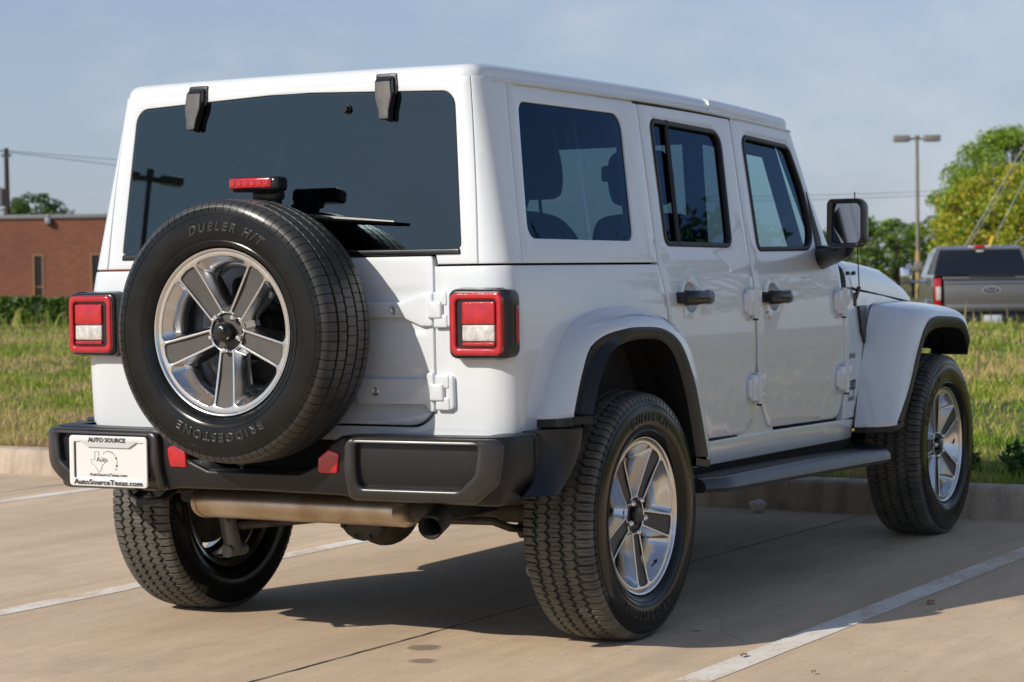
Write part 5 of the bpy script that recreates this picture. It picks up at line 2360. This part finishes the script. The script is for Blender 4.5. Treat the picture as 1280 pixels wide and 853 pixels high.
def make_tyre(kind, texts):
    mb = tyre_mesh(kind)
    for t, c, sh in texts:
        ring_text(mb, t, .302, .036, c, .1288, sh, sp=1.45)
    for k in range(2):
        fr = None
        rr_ = (.352, .286)[k]
        mb.lathe([(rr_ - .0012, .120 if k == 0 else .1245), (rr_ - .001, (.1262 if k == 0 else .1262)), (rr_ + .001, (.1262 if k == 0 else .1262)), (rr_ + .0012, .12)], 120, mi=1)
    return mb


def flat_frame():
    return None


def rim_parts(parent, spin, plain=False):
    """alloy wheel with five broad grey spokes edged in polished metal"""
    Rm = Matrix.Rotation(R(spin), 3, 'Z')

    def face(u, v, d):
        r = math.hypot(u, v)
        o = .100 - .026 * max(0, 1 - r / .225) ** .8 * 1.0 - d
        p = Rm @ Vector((u, v, o))
        return p

    def rot(pts, k):
        a = R(-90 + 72 * k)
        ca, sa = math.cos(a), math.sin(a)
        return [(x * ca - y * sa, x * sa + y * ca) for x, y in pts]

    RO = .2255
    panel = []
    pock = []
    hw = lambda r: .0195 + (.0325 - .0195) * (r - .06) / (.225 - .06)
    pw = rp([(.062, -hw(.062), .004), (.2215, -hw(.2215), .010), (.2265, 0, 0), (.2215, hw(.2215), .010), (.062, hw(.062), .004)], 4)
    el = .0075
    # pocket between spokes 0 and 1: bounded by the two edge lines
    a0 = math.atan2(hw(.2) + el, .2)
    def edge(r, sgn):
        y = hw(r) + el
        return (r, sgn * y)
    P0 = [edge(r, 1) for r in (.050, .215)]
    rot72 = lambda p: (p[0] * math.cos(R(72)) - p[1] * math.sin(R(72)), p[0] * math.sin(R(72)) + p[1] * math.cos(R(72)))
    # inner end where both edges come within 14 mm of the bisector
    bis = Vector((math.cos(R(36)), math.sin(R(36))))
    def along(sgn, n=2):
        return None
    r_in = None
    for r in np.linspace(.045, .2, 200):
        p = Vector(edge(r, 1))
        dist = abs(p.x * bis.y - p.y * bis.x)
        if dist > .011:
            r_in = r
            break
    A = Vector(edge(r_in, 1))
    B = Vector(edge(.2175, 1))
    refl = lambda p: bis * (2 * p.dot(bis)) - p
    arc = []
    b0 = math.atan2(B.y, B.x)
    for t in np.linspace(b0, R(72) - b0, 14)[1:-1]:
        arc.append((.2285 * math.cos(t), .2285 * math.sin(t)))
    pk = rp([(A.x, A.y, .005), (B.x, B.y, .016)] + arc + [(*refl(B), .016), (*refl(A), .005)], 5)
    mb = MB()
    outer = [(.2485 * math.cos(t), .2485 * math.sin(t)) for t in np.linspace(0, 2 * PI, 96, endpoint=False)]
    holes = []
    for k in range(5):
        holes.append(rot(pw, k))
        holes.append(rot(pk, k))
    holes.append([(.0568 * math.cos(t), .0568 * math.sin(t)) for t in np.linspace(0, 2 * PI, 30, endpoint=False)])
    def merged(u, v, d):
        return face(u, v, d)
    # hub hole must not touch the panels
    patch(mb, outer, merged, holes=holes, thick=.004, bev=.0016, cell=.02, step=.010, seg=2)
    # outer lip returning to the barrel
    prof = [(.2485, .096), (.2505, .100), (.2515, .104), (.2500, .1075), (.2465, .1075), (.243, .104), (.2405, .1005)]
    mb.lathe(prof, 96)
    face_o = mb.build('rim_face', POLISH, parent, angle=50)
    # recessed grey spoke panels
    mb = MB()
    for k in range(5):
        o = rot(pw, k)
        patch(mb, offset(resample(o if area2(o) > 0 else o[::-1], .01), -.001), lambda u, v, d: face(u, v, d + .005 + .004 * max(0, 1 - abs(math.hypot(u, v) - .14) / .1)), thick=0, bev=0, cell=.02, step=.01)
    outer2 = [(.066 * math.cos(t), .066 * math.sin(t)) for t in np.linspace(0, 2 * PI, 40, endpoint=False)]
    patch(mb, outer2, lambda u, v, d: Rm @ Vector((u, v, .0715 - d)), thick=.03, bev=.004, cell=.03, step=.01)
    mb.build('spoke_panel', SPOKEG, parent, angle=45)
    # pocket walls sloping back
    mb = MB()
    for k in range(5):
        o = resample(pk, .008)
        if area2(o) < 0:
            o.reverse()
        cxy = np.mean(np.array(o), 0)
        cb = bis * .165
        r0 = rot(o, k)
        def shrink(f, fr_):
            out = []
            for p in o:
                q = Vector(p)
                rr_ = q.length
                # outer part leans in more than the sides
                wgt = max(0, (rr_ - .17) / .06)
                d_ = (q - cb)
                q2 = cb + d_ * (1 - f)
                q2 = q2 - q.normalized() * fr_ * wgt
                out.append((q2.x, q2.y))
            return rot(out, k)
        r1 = shrink(.10, .010)
        r2 = shrink(.20, .022)
        r3 = shrink(.22, .024)
        rg = [[face(p[0], p[1], .003) for p in r0], [face(p[0], p[1], .010) for p in shrink(.03, .002)], [face(p[0], p[1], .022) for p in r1], [Rm @ Vector((p[0], p[1], .042)) for p in r2], [Rm @ Vector((p[0], p[1], .020)) for p in r3]]
        mb.loft(rg, True)
    mb.build('rim_pocket', SILVER, parent, angle=24, recalc=False)
    # centre cap and nuts
    mb = MB()
    mb.lathe([(.0001, .095), (.020, .0945), (.0265, .092), (.0285, .086), (.0285, .070)], 36)
    if not plain:
        put_text(mb, 'Jeep', .018, Rm @ Vector((0, -.005, .0942)), Rm @ Vector((1, 0, 0)), Rm @ Vector((0, 1, 0)), .0012, mi=1, width=.034, off=.01)
    if plain:
        mb.lathe([(.0001, .118), (.016, .117), (.024, .112), (.029, .104), (.031, .090)], 28)
        mb.box((.012, .006, .118), (.02, .016, .012), bev=.004)
    mb.build('centre_cap', [BLACKS, SPOKEG], parent)
    for k in range(5):
        mb = MB()
        a = R(-90 + 72 * k + spin)
        fr = Matrix.Translation((.0535 * math.cos(a), .0535 * math.sin(a), .062))
        mb.lathe([(.0001, .034), (.006, .0335), (.0095, .030), (.0105, .022), (.0105, .0)], 12, fr)
        mb.build('lug_nut', CHROME, parent)
    mb = MB()
    # small lizard-like mark cast in one pocket
    u0 = Vector((math.cos(R(-54 + spin)), math.sin(R(-54 + spin)), 0))
    v0 = Vector((-u0.y, u0.x, 0))
    c = u0 * .2085
    for a, b in [((-.006, -.008), (.006, .006)), ((-.002, -.010), (-.009, -.004)), ((.002, .010), (.009, .004))]:
        mb.tube([c + u0 * a[0] + v0 * a[1] + Vector((0, 0, .0835)), c + u0 * b[0] + v0 * b[1] + Vector((0, 0, .0835))], .0022, 6)
    mb.build('rim_mark', BLACKM, parent)


def make_wheel(name, tyre_me, spin, mat4):
    # the barrel is the wheel's own mesh
    mb = MB()
    mb.lathe([(.2405, .1005), (.232, .088), (.214, .074), (.208, .050), (.206, .0), (.210, -.07), (.222, -.095), (.236, -.100), (.246, -.104)], 72)
    mb.lathe([(.0001, -.02), (.060, -.02), (.075, .0), (.078, .045), (.066, .045)], 36)
    wh = mb.build(name, SILVER, car, angle=50)
    wh.matrix_local = mat4
    t = bpy.data.objects.new('tyre', tyre_me)
    COL.objects.link(t)
    t.parent = wh
    rim_parts(wh, spin, name == 'spare_wheel')
    return wh


def to_mesh(mb, name, mats):
    o = mb.build(name, mats, None, angle=32)
    me = o.data
    bpy.data.objects.remove(o)
    return me


TY_A = to_mesh(make_tyre('terrain', [('BRIDGESTONE', 262, 0), ('DUELER A/T', 82, .25)]), 'tyre', [RUBBER, SIDEW, LETTER])
TY_B = to_mesh(make_tyre('road', [('BRIDGESTONE', 271, 0), ('DUELER H/T', 82, .25)]), 'tyre', [RUBBERN, SIDEW, LETTER])


def wmat(a, b, o, c, spin=0):
    m = Matrix.Identity(4)
    for i in range(3):
        m[i][0], m[i][1], m[i][2], m[i][3] = a[i], b[i], o[i], c[i]
    return m


HZ = .390
for (x, s, spin) in ((0, 1, 0), (3.008, 1, 50), (0, -1, 20), (3.008, -1, 10)):
    a = (1, 0, 0) if s > 0 else (-1, 0, 0)
    o = (0, -1, 0) if s > 0 else (0, 1, 0)
    m = wmat(a, (0, 0, 1), o, (x, -s * .805, HZ)) @ Matrix.Rotation(R({(0, 1): 4, (3.008, 1): 53, (0, -1): 20, (3.008, -1): 10}[(x, s)]), 4, 'Z')
    wh = make_wheel('wheel', TY_A, 0, m)
    mb = MB()
    mb.lathe([(.0001, .005), (.165, .005), (.168, .0), (.165, -.012), (.08, -.02)], 48)
    mb.box((.12, .10, -.02), (.10, .12, .06), bev=.01)
    mb.build('brake_disc', IRON, wh)
spare = make_wheel('spare_wheel', TY_B, 0, wmat((0, -1, 0), (0, 0, 1), (-1, 0, 0), (-.862, .004, 1.000)))
# spare carrier and high brake lamp
mb = MB()
mb.box((-.69, 0, 1.0), (.09, .30, .34), bev=.03)
mb.tube([(-.72, 0, 1.0), (-.84, 0, 1.0)], .09, 24)
mb.box((-.73, .0, 1.26), (.035, .10, .30), bev=.012)
mb.box((-.735, -.01, 1.412), (.045, .10, .035), bev=.012)
mb.build('spare_carrier', BLACKP, car)
mb = MB()
mb.box((-.785, -.012, 1.444), (.065, .176, .046), bev=.014, seg=3)
hl_ = mb.build('high_brake_lamp', BLACKS, car)
mb = MB()
mb.box((-.818, -.004, 1.447), (.014, .156, .032), bev=.006, seg=3)
for k in range(6):
    mb.box((-.8255, -.066 + k * .025, 1.448), (.003, .018, .018), bev=.001, seg=1)
mb.build('lamp_lens', RED, hl_)

# ---- interior
def smooth_rings(rings, n):
    A = np.array([[list(p) for p in r] for r in rings])
    k = A.shape[1]
    B = catmull(A.reshape(len(rings), -1), n).reshape(n, k, 3)
    return [[tuple(p) for p in r] for r in B]


def add_seat(x, y, wd, parent=car, back=.66, head=True, mirror=False):
    mb = MB()
    mb.box((x + .02, y, .80), (.48, wd, .18), bev=.06, seg=4)
    rings = []
    for z, hw_, th in [(.82, wd / 2, .07), (.95, wd / 2, .075), (1.10, wd / 2, .07), (1.25, wd / 2 * .93, .06), (1.34, wd / 2 * .82, .055), (1.37, wd / 2 * .66, .04), (1.38, wd / 2 * .4, .02)]:
        xx = x - .24 - (z - .82) * .22
        ring = []
        for t in np.linspace(0, 2 * PI, 24, endpoint=False):
            c_, s_ = math.cos(t), math.sin(t)
            ring.append((xx + th * math.copysign(abs(c_) ** .6, c_), y + hw_ * math.copysign(abs(s_) ** .6, s_), z))
        rings.append(ring)
    mb.loft(smooth_rings(rings, 26), True, (True, True))
    st = mb.build('seat', FABRIC, parent, recalc=True)
    return st


def add_head(x, y, st):
    mb = MB()
    for s in (-.04, .04):
        mb.tube([(x - .36, y + s, 1.33), (x - .38, y + s, 1.44)], .006, 8)
    rings = []
    for z, hw_, th in [(1.41, .09, .035), (1.43, .12, .05), (1.50, .13, .055), (1.58, .12, .05), (1.61, .09, .03)]:
        rings.append([(x - .38 - (z - 1.41) * .15 + th * math.copysign(abs(math.cos(t)) ** .7, math.cos(t)), y + hw_ * math.copysign(abs(math.sin(t)) ** .7, math.sin(t)), z) for t in np.linspace(0, 2 * PI, 20, endpoint=False)])
    mb.loft(smooth_rings(rings, 20), True, (True, True))
    mb.build('headrest', FABRIC, st, recalc=True)


for y in (-.37, .37):
    st = add_seat(1.52, y, .50)
    add_head(1.52, y, st)
rs = add_seat(.62, 0, 1.20)
for y in (-.38, .38):
    add_head(.62, y, rs)
mb = MB()
for s in (-1, 1):
    mb.tube([(-.42, s * .60, 1.05), (-.10, s * .60, 1.60), (0.05, s * .59, 1.675), (1.05, s * .59, 1.67), (1.80, s * .60, 1.63), (1.99, s * .64, 1.24)], .032, 10)
    mb.tube([(1.10, s * .59, 1.67), (1.10, s * .62, 1.15)], .038, 10)
for x in (.05, 1.08):
    mb.tube([(x, -.59, 1.672), (x, .59, 1.672)], .032, 10)
mb.build('sport_bar', BLACKM, car)
mb = MB()
mb.box((1.97, 0, 1.10), (.34, 1.42, .24), bev=.07, seg=4)
mb.box((1.80, 0, 1.02), (.16, .26, .30), bev=.03)
mb.build('dashboard', BLACKM, car)
mb = MB()
ctr = Vector((1.66, .37, 1.13))
ax1 = Vector((0, 1, 0))
ax2 = Vector((.40, 0, .92)).normalized()
pts = [ctr + ax1 * (.185 * math.cos(t)) + ax2 * (.185 * math.sin(t)) for t in np.linspace(0, 2 * PI, 33)]
mb.tube(pts, .014, 8, caps=False)
for a in (0, PI, -PI / 2):
    mb.tube([ctr, ctr + ax1 * (.18 * math.cos(a)) + ax2 * (.18 * math.sin(a))], .014, 6)
mb.tube([ctr, ctr + Vector((.25, 0, -.10))], .03, 8)
mb.build('steering_wheel', BLACKS, car)
mb = MB()
mb.box((1.78, 0, 1.565), (.03, .25, .065), bev=.012, seg=3)
mb.tube([(1.79, 0, 1.58), (1.86, 0, 1.66)], .010, 8)
mb.build('rear_view_mirror', BLACKS, car)
mb = MB()
mb.box((.62, 0, .66), (2.4, 1.40, .04), bev=.0)
mb.box((.12, 0, .98), (.30, 1.30, .34), bev=.04)
mb.build('cabin_floor', BLACKM, car)
